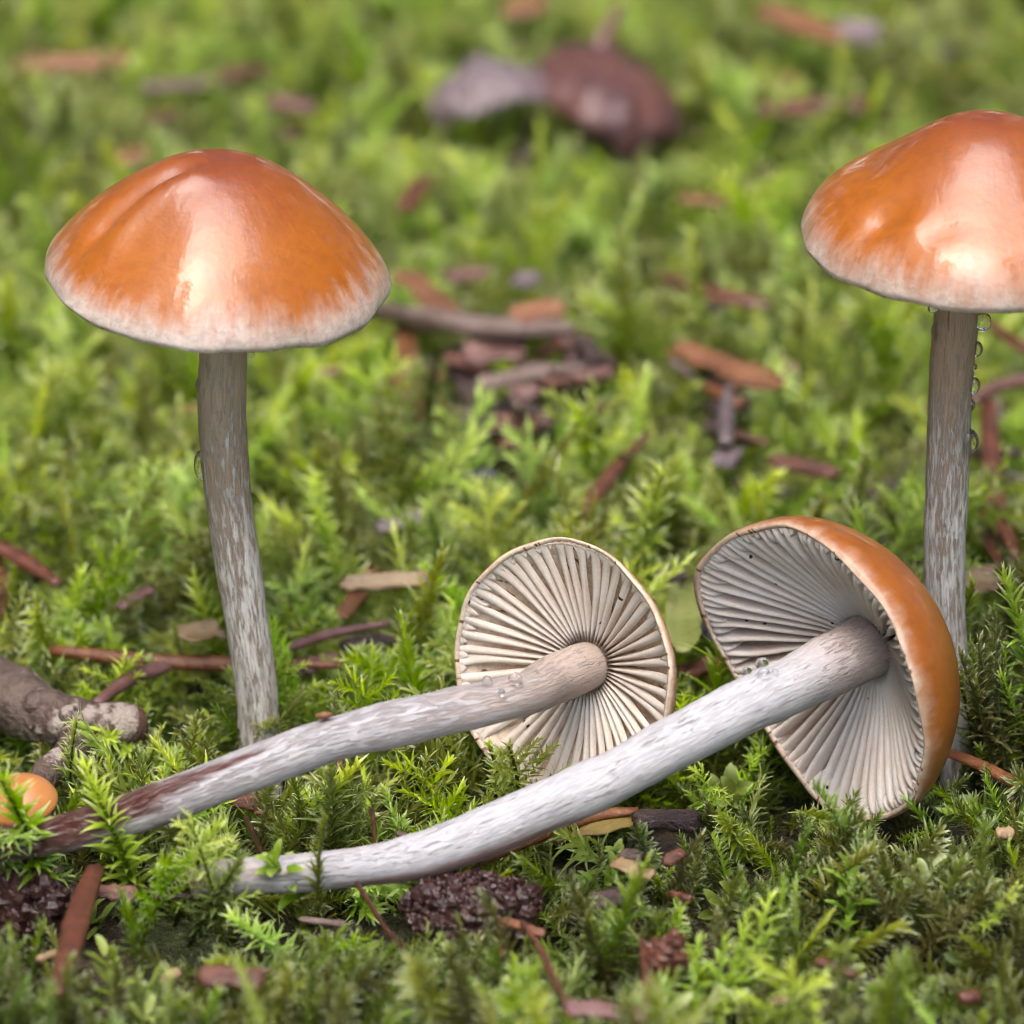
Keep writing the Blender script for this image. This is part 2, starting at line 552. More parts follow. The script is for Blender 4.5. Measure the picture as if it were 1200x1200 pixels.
# ------------------------------------------------------------------ mushrooms
class Cap:
    """outer profile and gill profile in units of R, with warps"""
    def __init__(self, C, up, xref, R, outer, edge, warp=None, thick=0.075):
        self.C, self.R, self.outer, self.edge, self.warp, self.thick = C, R, outer, edge, warp, thick
        self.w = up.normalized()
        self.u = (xref - self.w * xref.dot(self.w)).normalized()
        self.v = self.w.cross(self.u)

    def place(self, th, r, z, s):
        if self.warp:
            r, z = self.warp(th, r, z, s)
        R = self.R
        return self.C + (self.u * cos(th) + self.v * sin(th)) * (r * R) + self.w * (z * R)

    def out(self, th, s):
        r, z = catmull(self.outer, s)
        return self.place(th, r, z, s)

    def inn(self, th, s):
        r, z = catmull(self.outer, s)
        r2, z2 = catmull(self.outer, min(1, s + 0.02))
        r1, z1 = catmull(self.outer, max(0, s - 0.02))
        d = math.hypot(r2 - r1, z2 - z1) or 1
        tk = self.thick * lerp(1.4, 0.45, s)
        return self.place(th, r + (z2 - z1) / d * tk, z - (r2 - r1) / d * tk, s)

    def edg(self, th, s):
        r, z = catmull(self.edge, s)
        return self.place(th, r, z, s)


def build_cap(cp, parent, origin, mat, gmat, seg=96, rows=40, n_gill=52, gill_objs=True, seed=1):
    rng = random.Random(seed)
    mb = MB()

    def local(p):
        d = p - cp.C
        return (d.dot(cp.u), d.dot(cp.v), d.dot(cp.w))
    # outer skin, round the rim, back along the underside of the flesh
    strips = [('o', i / rows) for i in range(1, rows + 1)] + [('i', i / 14) for i in range(14, 0, -1)]
    top = mb.add(cp.out(0, 0), r=0.0, cc=local(cp.out(0, 0)), ang=(0, 0, 0))
    rings = []
    for kind, s in strips:
        ring = []
        for k in range(seg):
            th = 2 * pi * k / seg
            p = cp.out(th, s) if kind == 'o' else cp.inn(th, s)
            ring.append(mb.add(p, r=s if kind == 'o' else 1.15, cc=local(p), ang=(3 * cos(th), 3 * sin(th), s * 1.2)))
        rings.append(ring)
    for k in range(seg):
        mb.f.append((top, rings[0][k], rings[0][(k + 1) % seg]))
    for r0, r1 in zip(rings, rings[1:]):
        for k in range(seg):
            mb.f.append((r0[k], r1[k], r1[(k + 1) % seg], r0[(k + 1) % seg]))
    mb.f.append(tuple(rings[-1]))
    cap = mb.build('cap', mat, parent, origin)
    allg = MB()
    kinds = []
    for i in range(n_gill):
        kinds.append((2 * pi * (i + rng.uniform(-.12, .12)) / n_gill, 0.0))
        kinds.append((2 * pi * (i + 0.5 + rng.uniform(-.08, .08)) / n_gill, rng.choice((0.42, 0.5, 0.58, 0.66))))
        if rng.random() < 0.45:
            kinds.append((2 * pi * (i + rng.choice((0.25, 0.75))) / n_gill, rng.uniform(0.70, 0.80)))
    NS = 10
    for th0, s0 in kinds:
        m = MB() if gill_objs else allg
        amp, ph, fr = rng.uniform(-.032, .032), rng.uniform(0, 6.3), rng.uniform(3, 8)
        bend = rng.uniform(-.03, .03)
        prev = None
        wid = 0.0205 * rng.uniform(0.85, 1.15)
        for j in range(NS + 1):
            q = j / NS
            s = lerp(max(s0, 0.0), 0.985, q)
            th = th0 + amp * sin(fr * s + ph) * s * (1 - s) * 3 + bend * (1 - s) * s * 2
            se = s
            e = cp.edg(th, se)
            sr = e - cp.C
            # the matching place on the flesh
            b = cp.inn(th, lerp(0.32, 0.985, s))
            if s0 > 0:                       # short gills rise from the flesh
                e = b.lerp(e, smooth(-0.15, 0.7, q) * 0.93)
            b = b + (b - e) * 0.12 + cp.w * 0.004
            side = (cp.u * -sin(th) + cp.v * cos(th))
            taper = min(1.0, 0.30 + catmull(cp.edge, s)[0] * 0.85) * (1.0 if q < 0.9 else lerp(1, .6, (q - .9) * 10))
            if s0 > 0:
                taper *= lerp(0.2, 1.0, smooth(0, 0.7, q))
            wb, we = wid * 1.7 * taper, wid * 0.85 * taper
            b = e + (b - e) * min(1.0, 0.125 / max(0.01, (b - e).length)) if s0 == 0 else b
            mid = b.lerp(e, 0.72)
            ring = [m.add(b + side * wb, cc=local(b), d=0.0), m.add(mid + side * we, cc=local(mid), d=0.8),
                    m.add(e, cc=local(e), d=1.0),
                    m.add(mid - side * we, cc=local(mid), d=0.8), m.add(b - side * wb, cc=local(b), d=0.0)]
            if prev:
                for a in range(4):
                    m.f.append((prev[a], ring[a], ring[a + 1], prev[a + 1]))
            else:
                m.f.append((ring[0], ring[1], ring[2], ring[3], ring[4]))
            prev = ring
        m.f.append(tuple(reversed(prev)))
        if gill_objs:
            m.build('gill', gmat, cap, origin)
    if not gill_objs:
        o = allg.build('gills', gmat, cap, origin)
        o['kind'] = 'stuff'
    return cap


def px_path(pix, ys):
    """points from pixels (u, v, width) at depths y"""
    pts, rad = [], []
    for (u, v, w), y in zip(pix, ys):
        p = ony(u, v, y)
        pts.append(p)
        rad.append(w / 2 / pxcm(p))
    return pts, rad


def build_stem(pts, rad, parent, origin, mat, n=60, seg=28, rough=0.07, seed=0.0):
    P, R_ = resample(pts, rad, n)
    mb = MB()
    tube(mb, P, R_, seg, rough=rough, rscale=2.4, stemattr=True, seed=seed)
    return mb.build('stem', mat, parent, origin), P, R_


STEMS = []                # (points, radii) kept free of moss
CAPS = []                 # (centre, axis, R, depth)
YB = -3.9                 # the two standing mushrooms share this depth

# --- the standing mushroom with the creased cap
base = ony(304, 868, YB)
m1 = thing('mushroom', base, 'upright orange mushroom with a long crease in its glossy cap, standing alone', 'mushroom', 'mushrooms standing upright')
pts, rad = px_path([(257, 330, 56), (261, 412, 57), (260, 500, 57), (270, 600, 54), (286, 710, 51), (299, 800, 50), (304, 868, 50), (308, 950, 46)], [YB + .05] + [YB] * 7)
build_stem(pts, rad, m1, base, M['stem1'])
STEMS.append((pts, rad))


def warp1(th, r, z, s):
    k = s ** 4
    r *= 1 + k * (0.018 * sin(3 * th + 1) + 0.012 * sin(7 * th) + 0.006 * sin(15 * th + 2))
    z += k * (0.022 * sin(2 * th + 0.4) + 0.010 * sin(5 * th + 2) + 0.005 * sin(17 * th))
    # the crease: a trough running down the upper left of the cap
    x, y = r * cos(th), r * sin(th)
    ax_, ay_, bx_, by_ = -0.12, -0.06, -0.74, -0.36
    dx, dy = bx_ - ax_, by_ - ay_
    L = math.hypot(dx, dy)
    al = ((x - ax_) * dx + (y - ay_) * dy) / L
    ac = ((x - ax_) * -dy + (y - ay_) * dx) / L
    ac += 0.05 * sin(al * 5)
    wgt = smooth(-0.08, 0.12, al) * (1 - smooth(L * 0.75, L + 0.12, al))
    z -= 0.085 * wgt * math.exp(-(ac / (0.05 if ac > 0 else 0.11)) ** 2)
    z += 0.030 * wgt * math.exp(-((ac - 0.16) / 0.08) ** 2)
    z -= 0.035 * math.exp(-((x + 0.45) / 0.25) ** 2 - ((y + 0.62) / 0.18) ** 2)
    return r, z


C1 = ony(253, 318, YB)
R1 = 203 / pxcm(C1)
up1 = Vector((0.075, -0.05, 1))
PROF1 = [(0.0, 0.70), (0.13, 0.692), (0.27, 0.655), (0.42, 0.58), (0.58, 0.468), (0.74, 0.335), (0.88, 0.185), (0.97, 0.06), (1.0, -0.035), (0.985, -0.075)]
EDGE1 = [(0.16, 0.28), (0.4, 0.24), (0.7, 0.12), (0.9, 0.0), (0.965, -0.06)]
c1 = Cap(C1, up1, Vector((1, 0, 0)), R1, PROF1, EDGE1, warp1)
build_cap(c1, m1, base, M['cap1'], M['gill'], seg=180, rows=60, n_gill=40, gill_objs=False, seed=3)

# --- the standing mushroom at the cushion, with drops on its stem
base = ony(1120, 862, YB)
m2 = thing('mushroom', base, 'upright orange mushroom with beads of water along its stem, behind a fallen cap', 'mushroom', 'mushrooms standing upright')
pts, rad = px_path([(1124, 280, 52), (1122, 362, 54), (1114, 450, 52), (1110, 560, 50), (1107, 640, 49), (1107, 705, 48), (1113, 780, 46), (1120, 862, 44), (1124, 950, 42)], [YB + .05] + [YB] * 8)
build_stem(pts, rad, m2, base, M['stem2'], seed=5.0)
STEMS.append((pts, rad))


def warp2(th, r, z, s):
    k = s ** 4
    r *= 1 + k * (0.020 * sin(2 * th + 1.4) + 0.010 * sin(7 * th + 2) + 0.005 * sin(19 * th))
    z += k * (0.020 * sin(2 * th + 2.2) + 0.008 * sin(6 * th + 1) + 0.004 * sin(15 * th))
    x, y = r * cos(th), r * sin(th)
    z -= 0.06 * math.exp(-((x + 0.58) / 0.12) ** 2 - ((y + 0.50) / 0.10) ** 2)
    z += 0.018 * math.exp(-((x + 0.44) / 0.09) ** 2 - ((y + 0.64) / 0.09) ** 2)
    z -= 0.014 * math.exp(-((x + 0.30) / 0.10) ** 2 - ((y + 0.70) / 0.07) ** 2)
    z -= 0.03 * math.exp(-((x + 0.62) / 0.12) ** 2 - ((y - 0.1) / 0.25) ** 2)
    return r, z


C2 = ony(1152, 268, YB)
R2 = 211 / pxcm(C2)
PROF2 = [(0.0, 0.655), (0.12, 0.647), (0.25, 0.61), (0.38, 0.535), (0.53, 0.43), (0.69, 0.32), (0.85, 0.205), (0.96, 0.085), (1.0, -0.03), (0.985, -0.075)]
c2 = Cap(C2, Vector((0.02, -0.06, 1)), Vector((1, 0, 0)), R2, PROF2, EDGE1, warp2)
build_cap(c2, m2, base, M['cap2'], M['gill'], seg=180, rows=60, n_gill=40, gill_objs=False, seed=4)


# --- the two fallen mushrooms
def gaxis(alpha, dx, dy):
    """direction in which the gills face: angle off the view and its direction in the picture"""
    d = math.hypot(dx, dy)
    return (-FWD * cos(alpha) + (RGT * dx / d + UPV * -dy / d) * sin(alpha)).normalized()


# the flatter one
YA = -4.75
CA = ony(664, 787, YA)
RA = 158 / pxcm(CA)
gA = gaxis(radians(37), -0.965, 0.26)
PROFA = [(0.0, 0.52), (0.2, 0.50), (0.42, 0.435), (0.62, 0.335), (0.8, 0.21), (0.92, 0.10), (0.985, 0.02), (1.0, -0.035), (0.985, -0.06)]
EDGEA = [(0.19, 0.235), (0.36, 0.185), (0.56, 0.12), (0.76, 0.055), (0.9, 0.0), (0.968, -0.045)]


def warpA(th, r, z, s):
    k = s ** 3
    r *= 1 + k * (0.02 * sin(2 * th + .6) + 0.012 * sin(5 * th) + 0.006 * sin(13 * th + 1))
    z += k * (0.035 * sin(2 * th + 1.2) + 0.012 * sin(5 * th + 2))
    return r, z


cA = Cap(CA, -gA, UPV, RA, PROFA, EDGEA, warpA)
attA = CA - gA * (0.34 * RA)
pixA = [(606, 816, 54), (500, 840, 55), (390, 867, 54), (300, 899, 53), (200, 937, 52), (130, 962, 50), (60, 981, 45), (0, 990, 42), (-70, 1003, 38)]
ysA = [-5.5, -5.75, -5.85, -5.95, -6.05, -6.1, -6.15, -6.2, -6.25]
pts, rad = px_path(pixA, ysA)
pts = [attA, attA.lerp(pts[0], 0.45) + gA * 0.06] + pts
rad = [0.158, 0.160] + rad
base = pts[-1]
m3 = thing('mushroom', base, 'fallen mushroom lying with its pale round gills fully open and a brown foot', 'mushroom', 'mushrooms lying on the moss')
_, P, R_ = build_stem(pts, rad, m3, base, M['stem3'], n=90, rough=0.10, seed=9.0)
STEM_A = (P, R_)
STEMS.append((P, R_))
build_cap(cA, m3, base, M['cap3'], M['gill'], seg=160, rows=36, n_gill=50, seed=5)
CAPS.append((CA, gA, RA, 0.55))

# the bell shaped one, its stem crossing in front of the other's cap
YBB = -4.75
CB = ony(962, 788, YBB)
RB = 190 / pxcm(CB)
gB = gaxis(radians(58), -0.905, 0.425)
PROFB = [(0.0, 0.77), (0.18, 0.755), (0.38, 0.70), (0.58, 0.60), (0.76, 0.46), (0.9, 0.29), (0.985, 0.12), (1.0, 0.0), (0.98, -0.045)]
EDGEB = [(0.17, 0.38), (0.32, 0.31), (0.52, 0.19), (0.74, 0.05), (0.88, -0.025), (0.965, -0.03)]


def warpB(th, r, z, s):
    k = s ** 3
    d1 = ((th + 0.75 + pi) % (2 * pi)) - pi
    d2 = ((th + 2.15 + pi) % (2 * pi)) - pi
    r *= 1 + k * (0.012 * sin(5 * th + 1) + 0.006 * sin(13 * th) + 0.07 * math.exp(-(d1 / 0.45) ** 2) - 0.20 * math.exp(-(d2 / 0.55) ** 2))
    z += k * (0.02 * sin(3 * th) + 0.01 * sin(7 * th) - 0.10 * math.exp(-(d1 / 0.5) ** 2))
    return r, z


cB = Cap(CB, -gB, UPV, RB, PROFB, EDGEB, warpB)
attB = CB - gB * (0.55 * RB)
pixB = [(905, 812, 67), (800, 866, 63), (700, 918, 62), (600, 962, 60), (510, 997, 56), (430, 1015, 48), (350, 1024, 46), (285, 1027, 44), (225, 1034, 38)]
ysB = [-5.45, -5.8, -5.95, -6.05, -6.15, -6.25, -6.35, -6.4, -6.4]
pts, rad = px_path(pixB, ysB)
pts = [attB, attB.lerp(pts[0], 0.5)] + pts
rad = [0.215, 0.195] + rad
base = pts[-1]
m4 = thing('mushroom', base, 'fallen mushroom with a deep orange bell cap on its side and a thick white stem', 'mushroom', 'mushrooms lying on the moss')
_, P, R_ = build_stem(pts, rad, m4, base, M['stem4'], n=90, rough=0.10, seed=17.0)
STEM_B = (P, R_)
STEMS.append((P, R_))
build_cap(cB, m4, base, M['cap4'], M['gill2'], seg=160, rows=40, n_gill=56, seed=6)
CAPS.append((CB, gB, RB, 0.9))

# --- the little orange cap half sunk in the moss
YS = -5.9
CS = ony(24, 938, YS)
RS = 44 / pxcm(CS)
base = CS + Vector((0, 0.1, -0.45))
m5 = thing('small_mushroom', base, 'tiny plain orange mushroom cap half sunk in moss below the knobbly branch', 'mushroom')
cs = Cap(CS, Vector((-0.1, -0.25, 1)), Vector((1, 0, 0)), RS, [(0, .62), (.3, .58), (.6, .45), (.85, .24), (.98, .03), (1, -.06), (.97, -.1)],
         [(0.2, 0.2), (0.6, 0.1), (0.95, -0.08)])
M['cap5'] = mat_cap('tan orange cap', (0.40, 0.17, 0.05), (0.36, 0.14, 0.04), (0.5, 0.35, 0.2), 0.9, 1.3, 2.0, 0.12)
M['cap5'].node_tree.nodes['Principled BSDF'].inputs['Coat Roughness'].default_value = 0.3
build_cap(cs, m5, base, M['cap5'], M['gill'], seg=48, rows=20, n_gill=16, gill_objs=False)
mb = MB()
tube(mb, [CS + Vector((0, 0, 0.06)), CS + Vector((0.02, 0.06, -0.2)), base], [0.06, 0.055, 0.05], 10, stemattr=True)
mb.build('stem', M['stem3'], m5, base)


# ------------------------------------------------------------------ water drops
def drop_mesh(seg=20, rows=12):
    mb = MB()
    top = mb.add((0, 0, 1))
    rings = []
    for i in range(1, rows):
        a = pi * i / rows
        z = cos(a)
        rr = sin(a) * (1.0 if z > 0 else 1 + 0.06 * z)
        rings.append([mb.add((rr * cos(2 * pi * k / seg), rr * sin(2 * pi * k / seg), z)) for k in range(seg)])
    bot = mb.add((0, 0, -1))
    for k in range(seg):
        mb.f.append((top, rings[0][k], rings[0][(k + 1) % seg]))
        mb.f.append((bot, rings[-1][(k + 1) % seg], rings[-1][k]))
    for r0, r1 in zip(rings, rings[1:]):
        for k in range(seg):
            mb.f.append((r0[k], r1[k], r1[(k + 1) % seg], r0[(k + 1) % seg]))
    return mb.mesh('water_drop')


DROP = drop_mesh()
DROP.materials.append(M['water'])


def drop(u, v, w, h, y, label, group, side=None):
    p = ony(u, v, y)
    k = pxcm(p)
    o = bpy.data.objects.new('water_drop', DROP)
    COL.objects.link(o)
    o.location = p * S
    o.scale = (w / 2 / k, min(w, h) / 2 / k * 0.8, h / 2 / k)
    tag(o, label, 'water drop', group)


def surf_y(stem, u, v, size=0.045):
    """depth of the front of a lying stem under a pixel"""
    best = None
    for p, r in zip(*stem):
        d = p - CAM
        k = d.dot(FWD)
        pu, pv = 600 + FPX * d.dot(RGT) / k, 600 - FPX * d.dot(UPV) / k
        q = (pu - u) ** 2 + (pv - v) ** 2
        if best is None or q < best[0]:
            off = math.sqrt(q) / (FPX / k)
            best = (q, p, r, off)
    _, p, r, off = best
    # depth along the view ray
    d = ray(u, v)
    dep = (p - CAM).dot(FWD) - math.sqrt(max(r * r - off * off, 0))
    return (CAM + d * (dep - size)).y


for u, v, w, h in [(1101, 388, 21, 28), (1093, 362, 12, 10), (1152, 377, 20, 24), (1144, 409, 16, 20), (1141, 452, 16, 22), (1138, 475, 10, 14), (1134, 518, 27, 34), (1142, 430, 7, 8)]:
    drop(u, v, w, h, YB - 0.06, 'clear bead of water hanging on the stem of the mushroom behind the bell cap', 'drops on the standing stem')
for u, v, w, h in [(236, 545, 18, 38), (234, 452, 10, 20), (294, 416, 10, 8)]:
    drop(u, v, w, h, YB - 0.03, 'clear water drop clinging to the stem below the creased cap', 'drops under the creased cap')
for u, v, w, h in [(653, 795, 17, 24), (627, 798, 17, 26), (604, 797, 17, 19), (571, 799, 12, 16), (614, 826, 8, 8), (588, 812, 9, 9)]:
    drop(u, v, w, h, surf_y(STEM_A, u, v), 'flat water drop on the brownish top of the stem under the round open gills', 'drops on the fallen stem')
for u, v, w, h in [(893, 778, 16, 16), (895, 792, 17, 20), (875, 787, 12, 12), (926, 800, 20, 18), (941, 793, 10, 13), (955, 793, 13, 13), (925, 812, 9, 12), (945, 811, 8, 9), (908, 789, 9, 11)]:
    drop(u, v, w, h, surf_y(STEM_B, u, v), 'water drop on the white stem beside the deep bell cap', 'drops on the white stem')


# ------------------------------------------------------------------ litter
LOW = {}
CELL = 0.12


def keep_low(p, r=0.12, front=0.4, sink=-0.03):
    """moss round a piece of litter is pressed down below it"""
    t = math.tan(PITCH)
    nx = int(r / CELL) + 1
    for i in range(-nx, nx + 1):
        for j in range(-int(front / CELL) - 1, nx + 1):
            key = (int(math.floor(p.x / CELL)) + i, int(math.floor(p.y / CELL)) + j)
            lim = p.z - sink + max(0, -j * CELL) * t
            if lim < LOW.get(key, 99):
                LOW[key] = lim


def too_tall(q):
    return q.z > LOW.get((int(math.floor(q.x / CELL)), int(math.floor(q.y / CELL))), 99)


def px_pts(pix, h):
    """points from pixels (u, v[, extra height]) lying on the moss at height h above it"""
    out = []
    for q in pix:
        e = (q[2] if len(q) > 2 else 0.0) + 0.14 * smooth(620, 480, q[1]) if h > -0.2 else 0.0
        p = onz(q[0], q[1], h + e)
        for _ in range(3):
            p = onz(q[0], q[1], gh(p.x, p.y) + h + e)
        out.append(p)
    return out


def needle(name, pix, w, mat, label, cat, h=0.05, flat=0.6, taper=(0.75, 0.5), n=16, rough=0.1, group=None):
    pts = px_pts(pix, h)
    k = pxcm(pts[0])
    r = w / 2 / k
    rad = [r * lerp(1, taper[0], 1 - min(1, i / 1.0)) if i == 0 else (r * taper[1] if i == len(pts) - 1 else r) for i in range(len(pts))]
    P, R_ = resample(pts, rad, n)
    mb = MB()
    tube(mb, P, R_, 10, flat, rough, 4.0, up=Vector((0, -0.3, 1)).normalized())
    c = min(P, key=lambda q: q.z)
    for q in P:
        keep_low(q, max(0.08, r), 0.35 if r > 0.03 else 0.15)
    o = mb.build(name, mat, None, c)
    return tag(o, label, cat, group)


def shard(name, p1, p2, w, thick, mat, label, cat, h=0.05, seed=0, curl=0.0, group=None, tilt=0.0, jag=0.55):
    """an irregular flake from pixel p1 to p2, w px wide"""
    a, b = px_pts([p1, p2], h)
    ax_ = (b - a)
    L = ax_.length
    t = ax_ / L
    up = Vector((0, -0.35 + tilt, 1)).normalized()
    sd_ = t.cross(up).normalized()
    up = sd_.cross(t)
    hw = w / 2 / pxcm(a)
    mb = MB()
    nl, nw = 12, 6
    rng = random.Random(seed)
    sx = Vector((seed * 3.1, 0, 0))
    grid = {}
    for side in (1, -1):
        for i in range(nl + 1):
            s = i / nl
            prof = (min(1, 7 * s + 0.5) * min(1, 7 * (1 - s) + 0.45))
            for j in range(nw + 1):
                q = j / nw * 2 - 1
                e = 1 + jag * noise.noise(sx + Vector((s * 5, 2.0 if q > 0 else -2.0, 0)))
                x = s * L + jag * 0.9 * hw * noise.noise(sx + Vector((q * 3, s * 2, 5)))
                y = q * hw * prof * e
                z = curl * hw * (q * q) + 0.16 * hw * noise.noise(sx + Vector((s * 3, q * 2, 0)))
                z += side * thick * 0.5 * (1 - 0.6 * q ** 4) * (0.5 + 0.5 * prof)
                grid[side, i, j] = mb.add(a + t * x + sd_ * y + up * z)
    for i in range(nl):
        for j in range(nw):
            for side in (1, -1):
                f = [grid[side, i, j], grid[side, i + 1, j], grid[side, i + 1, j + 1], grid[side, i, j + 1]]
                mb.f.append(tuple(f if side < 0 else f[::-1]))
    bd = [(i, 0) for i in range(nl + 1)] + [(nl, j) for j in range(1, nw + 1)] + [(i, nw) for i in range(nl - 1, -1, -1)] + [(0, j) for j in range(nw - 1, 0, -1)]
    for (i, j), (k, l) in zip(bd, bd[1:] + bd[:1]):
        mb.f.append((grid[1, i, j], grid[1, k, l], grid[-1, k, l], grid[-1, i, j]))
    for q in range(9):
        keep_low(a.lerp(b, q / 8), max(0.08, hw * 0.8), 0.35)
    o = mb.build(name, mat, None, a.lerp(b, 0.5))
    return tag(o, label, cat, group)


# knobbly forked branch at the left
tb = px_pts([(-90, 770), (0, 815), (60, 840), (105, 852), (160, 850)], 0.12)
base = tb[2]
br = thing('forked_branch', base, 'knobbly grey brown forked branch with a broken end lying on moss', 'branch')
P, R_ = resample(tb, [0.24, 0.22, 0.20, 0.165, 0.13], 40)
mb = MB()
tube(mb, P, R_, 18, 1.0, 0.26, 2.6)
mb.build('limb', M['bark'], br, base)
for q in P:
    keep_low(q, 0.2, 0.6)
f2 = [P[26], ony(92, 868, P[26].y - 0.25), ony(62, 902, P[26].y - 0.65), ony(40, 930, P[26].y - 1.0)]
P2, R2_ = resample(f2, [0.13, 0.125, 0.11, 0.09], 16)
mb = MB()
tube(mb, P2, R2_, 14, 1.0, 0.25, 3.0, seed=3)
mb.build('side_limb', M['bark'], br, base)
for q in P2:
    keep_low(q, 0.15, 0.4)
mb = MB()
e = (P[-1] - P[-2]).normalized()
tube(mb, [P[-1] - e * 0.02, P[-1] + e * 0.05], [0.115, 0.10], 12, 1.0, 0.3, 9.0)
mb.build('broken_end', M['cut'], br, base)
for i, (q, rr) in enumerate([(8, 0.07), (17, 0.09), (24, 0.075)]):
    mb = MB()
    n_ = Vector((0.2 * (i - 1), -0.75, 0.65)).normalized()
    tube(mb, [P[q] + n_ * 0.12, P[q] + n_ * 0.20, P[q] + n_ * 0.235], [rr, rr * 0.95, rr * 0.6], 12, 1.0, 0.3, 7.0, seed=i)
    mb.build('knot', M['bark'], br, base)

# twigs and needles: (name, pixels, width px, material, label, category, height above the moss)
NEEDLES = [
    ('twig', [(60, 762), (170, 774), (280, 778), (400, 779)], 20, 'needle2', 'straight orange brown twig lying behind the stem under the creased cap', 'twig', 0.12, 0.9),
    ('twig', [(112, 826), (150, 797), (185, 784), (200, 782)], 18, 'stalk', 'short bent purplish twig rising from the knobbly branch', 'twig', 0.16, 0.9),
    ('stalk', [(322, 766), (380, 745), (455, 730)], 14, 'stalk', 'thin pink straight stalk leaning over an orange twig', 'stalk', 0.18, 0.9),
    ('needle', [(-30, 628), (20, 652), (68, 684)], 24, 'needle', 'flat brick red needle whose end points at the upright stem', 'needle', 0.22, 0.5),
    ('needle', [(-6, 650), (2, 690), (-4, 725)], 22, 'needle', 'dark red needle crossing under a brick red one', 'needle', 0.08, 0.5),
    ('needle', [(668, 632), (690, 592), (722, 548), (760, 508)], 19, 'needle', 'curved red brown needle standing out of moss above the round gills', 'needle', 0.25, 0.5),
    ('needle', [(770, 322), (820, 340), (870, 352), (905, 358)], 26, 'needle', 'dark red needle with a pale tip lying in open bright moss', 'needle', 0.22, 0.5),
    ('needle', [(1158, 470), (1162, 540), (1168, 590), (1192, 655)], 24, 'needle', 'long pinkish red needle beside the beaded upright stem', 'needle', 0.3, 0.45),
    ('needle', [(1150, 600), (1165, 640), (1178, 668)], 22, 'needle', 'short dark red needle crossing the foot of a pinkish one', 'needle', 0.12, 0.45),
    ('twig', [(1140, 470), (1165, 455), (1210, 444), (1250, 440)], 16, 'stalk', 'slender purplish twig running across behind the beaded stem', 'twig', 0.35, 0.9),
    ('needle', [(1155, 375), (1190, 402), (1240, 430)], 17, 'needle', 'faint pink needle below the edge of the umbo cap', 'needle', 0.25, 0.6),
    ('twig', [(430, 362), (500, 372), (570, 383), (640, 384), (674, 386)], 30, 'twig', 'pale grey stick lying across the litter patch', 'twig', 0.30, 0.8),
    ('needle', [(478, 372), (474, 430), (480, 475), (478, 512)], 32, 'needle2', 'broad upright orange strip dropping from the grey stick', 'needle', 0.18, 0.4),
    ('needle', [(112, 1018), (96, 1060), (82, 1110), (66, 1165)], 30, 'needle', 'thick rusty needle standing in moss under a brown stem foot', 'needle', 0.25, 0.55),
    ('needle', [(1100, 878), (1145, 895), (1200, 922), (1250, 945)], 17, 'needle2', 'shiny orange brown needle in moss beside the bell cap', 'needle', 0.06, 0.6),
    ('needle', [(560, 1010), (640, 975), (690, 956), (748, 950)], 22, 'needle2', 'orange husk tucked under the white lying stem', 'needle', 0.02, 0.6),
    ('stem_stub', [(850, 520), (851, 485), (853, 455)], 22, 'lilac', 'short lilac stub standing among orange scraps', 'stub', 0.2, 0.9),
    ('stalk', [(395, 1000), (425, 1045), (450, 1085), (474, 1112)], 6, 'seta', 'hair thin dark stalk arching down beside the lying white stem end', 'stalk', 0.1, 1.0),
    ('stalk', [(612, 1082), (632, 1110), (648, 1145), (662, 1172)], 8, 'needle', 'hair thin rust stalk bending in moss below the soil clump', 'stalk', 0.12, 1.0),
    ('stalk', [(586, 1084), (588, 1118)], 7, 'needle2', 'very short orange stalk touching the soil clump', 'stalk', 0.10, 1.0),
    ('stalk', [(436, 950), (440, 990)], 8, 'needle', 'very short reddish stalk between the two lying stems', 'stalk', 0.12, 1.0),
    ('stalk', [(288, 958), (300, 985), (310, 1010)], 7, 'seta', 'thin dark stalk in moss under the lilac lying stem', 'stalk', 0.10, 1.0),
    ('stalk', [(400, 905), (396, 880), (404, 858)], 9, 'needle2', 'small rusty stalk poking up behind the lilac lying stem', 'stalk', 0.05, 1.0),
    ('stalk', [(752, 1100), (756, 1150), (757, 1210)], 8, 'needle', 'thin upright brown stalk beside a rusty crumb', 'stalk', 0.2, 1.0),
]
for nm, pix, w, mt, lab, cat, h, fl in NEEDLES:
    needle(nm, pix, w, M[mt], lab, cat, h, fl)

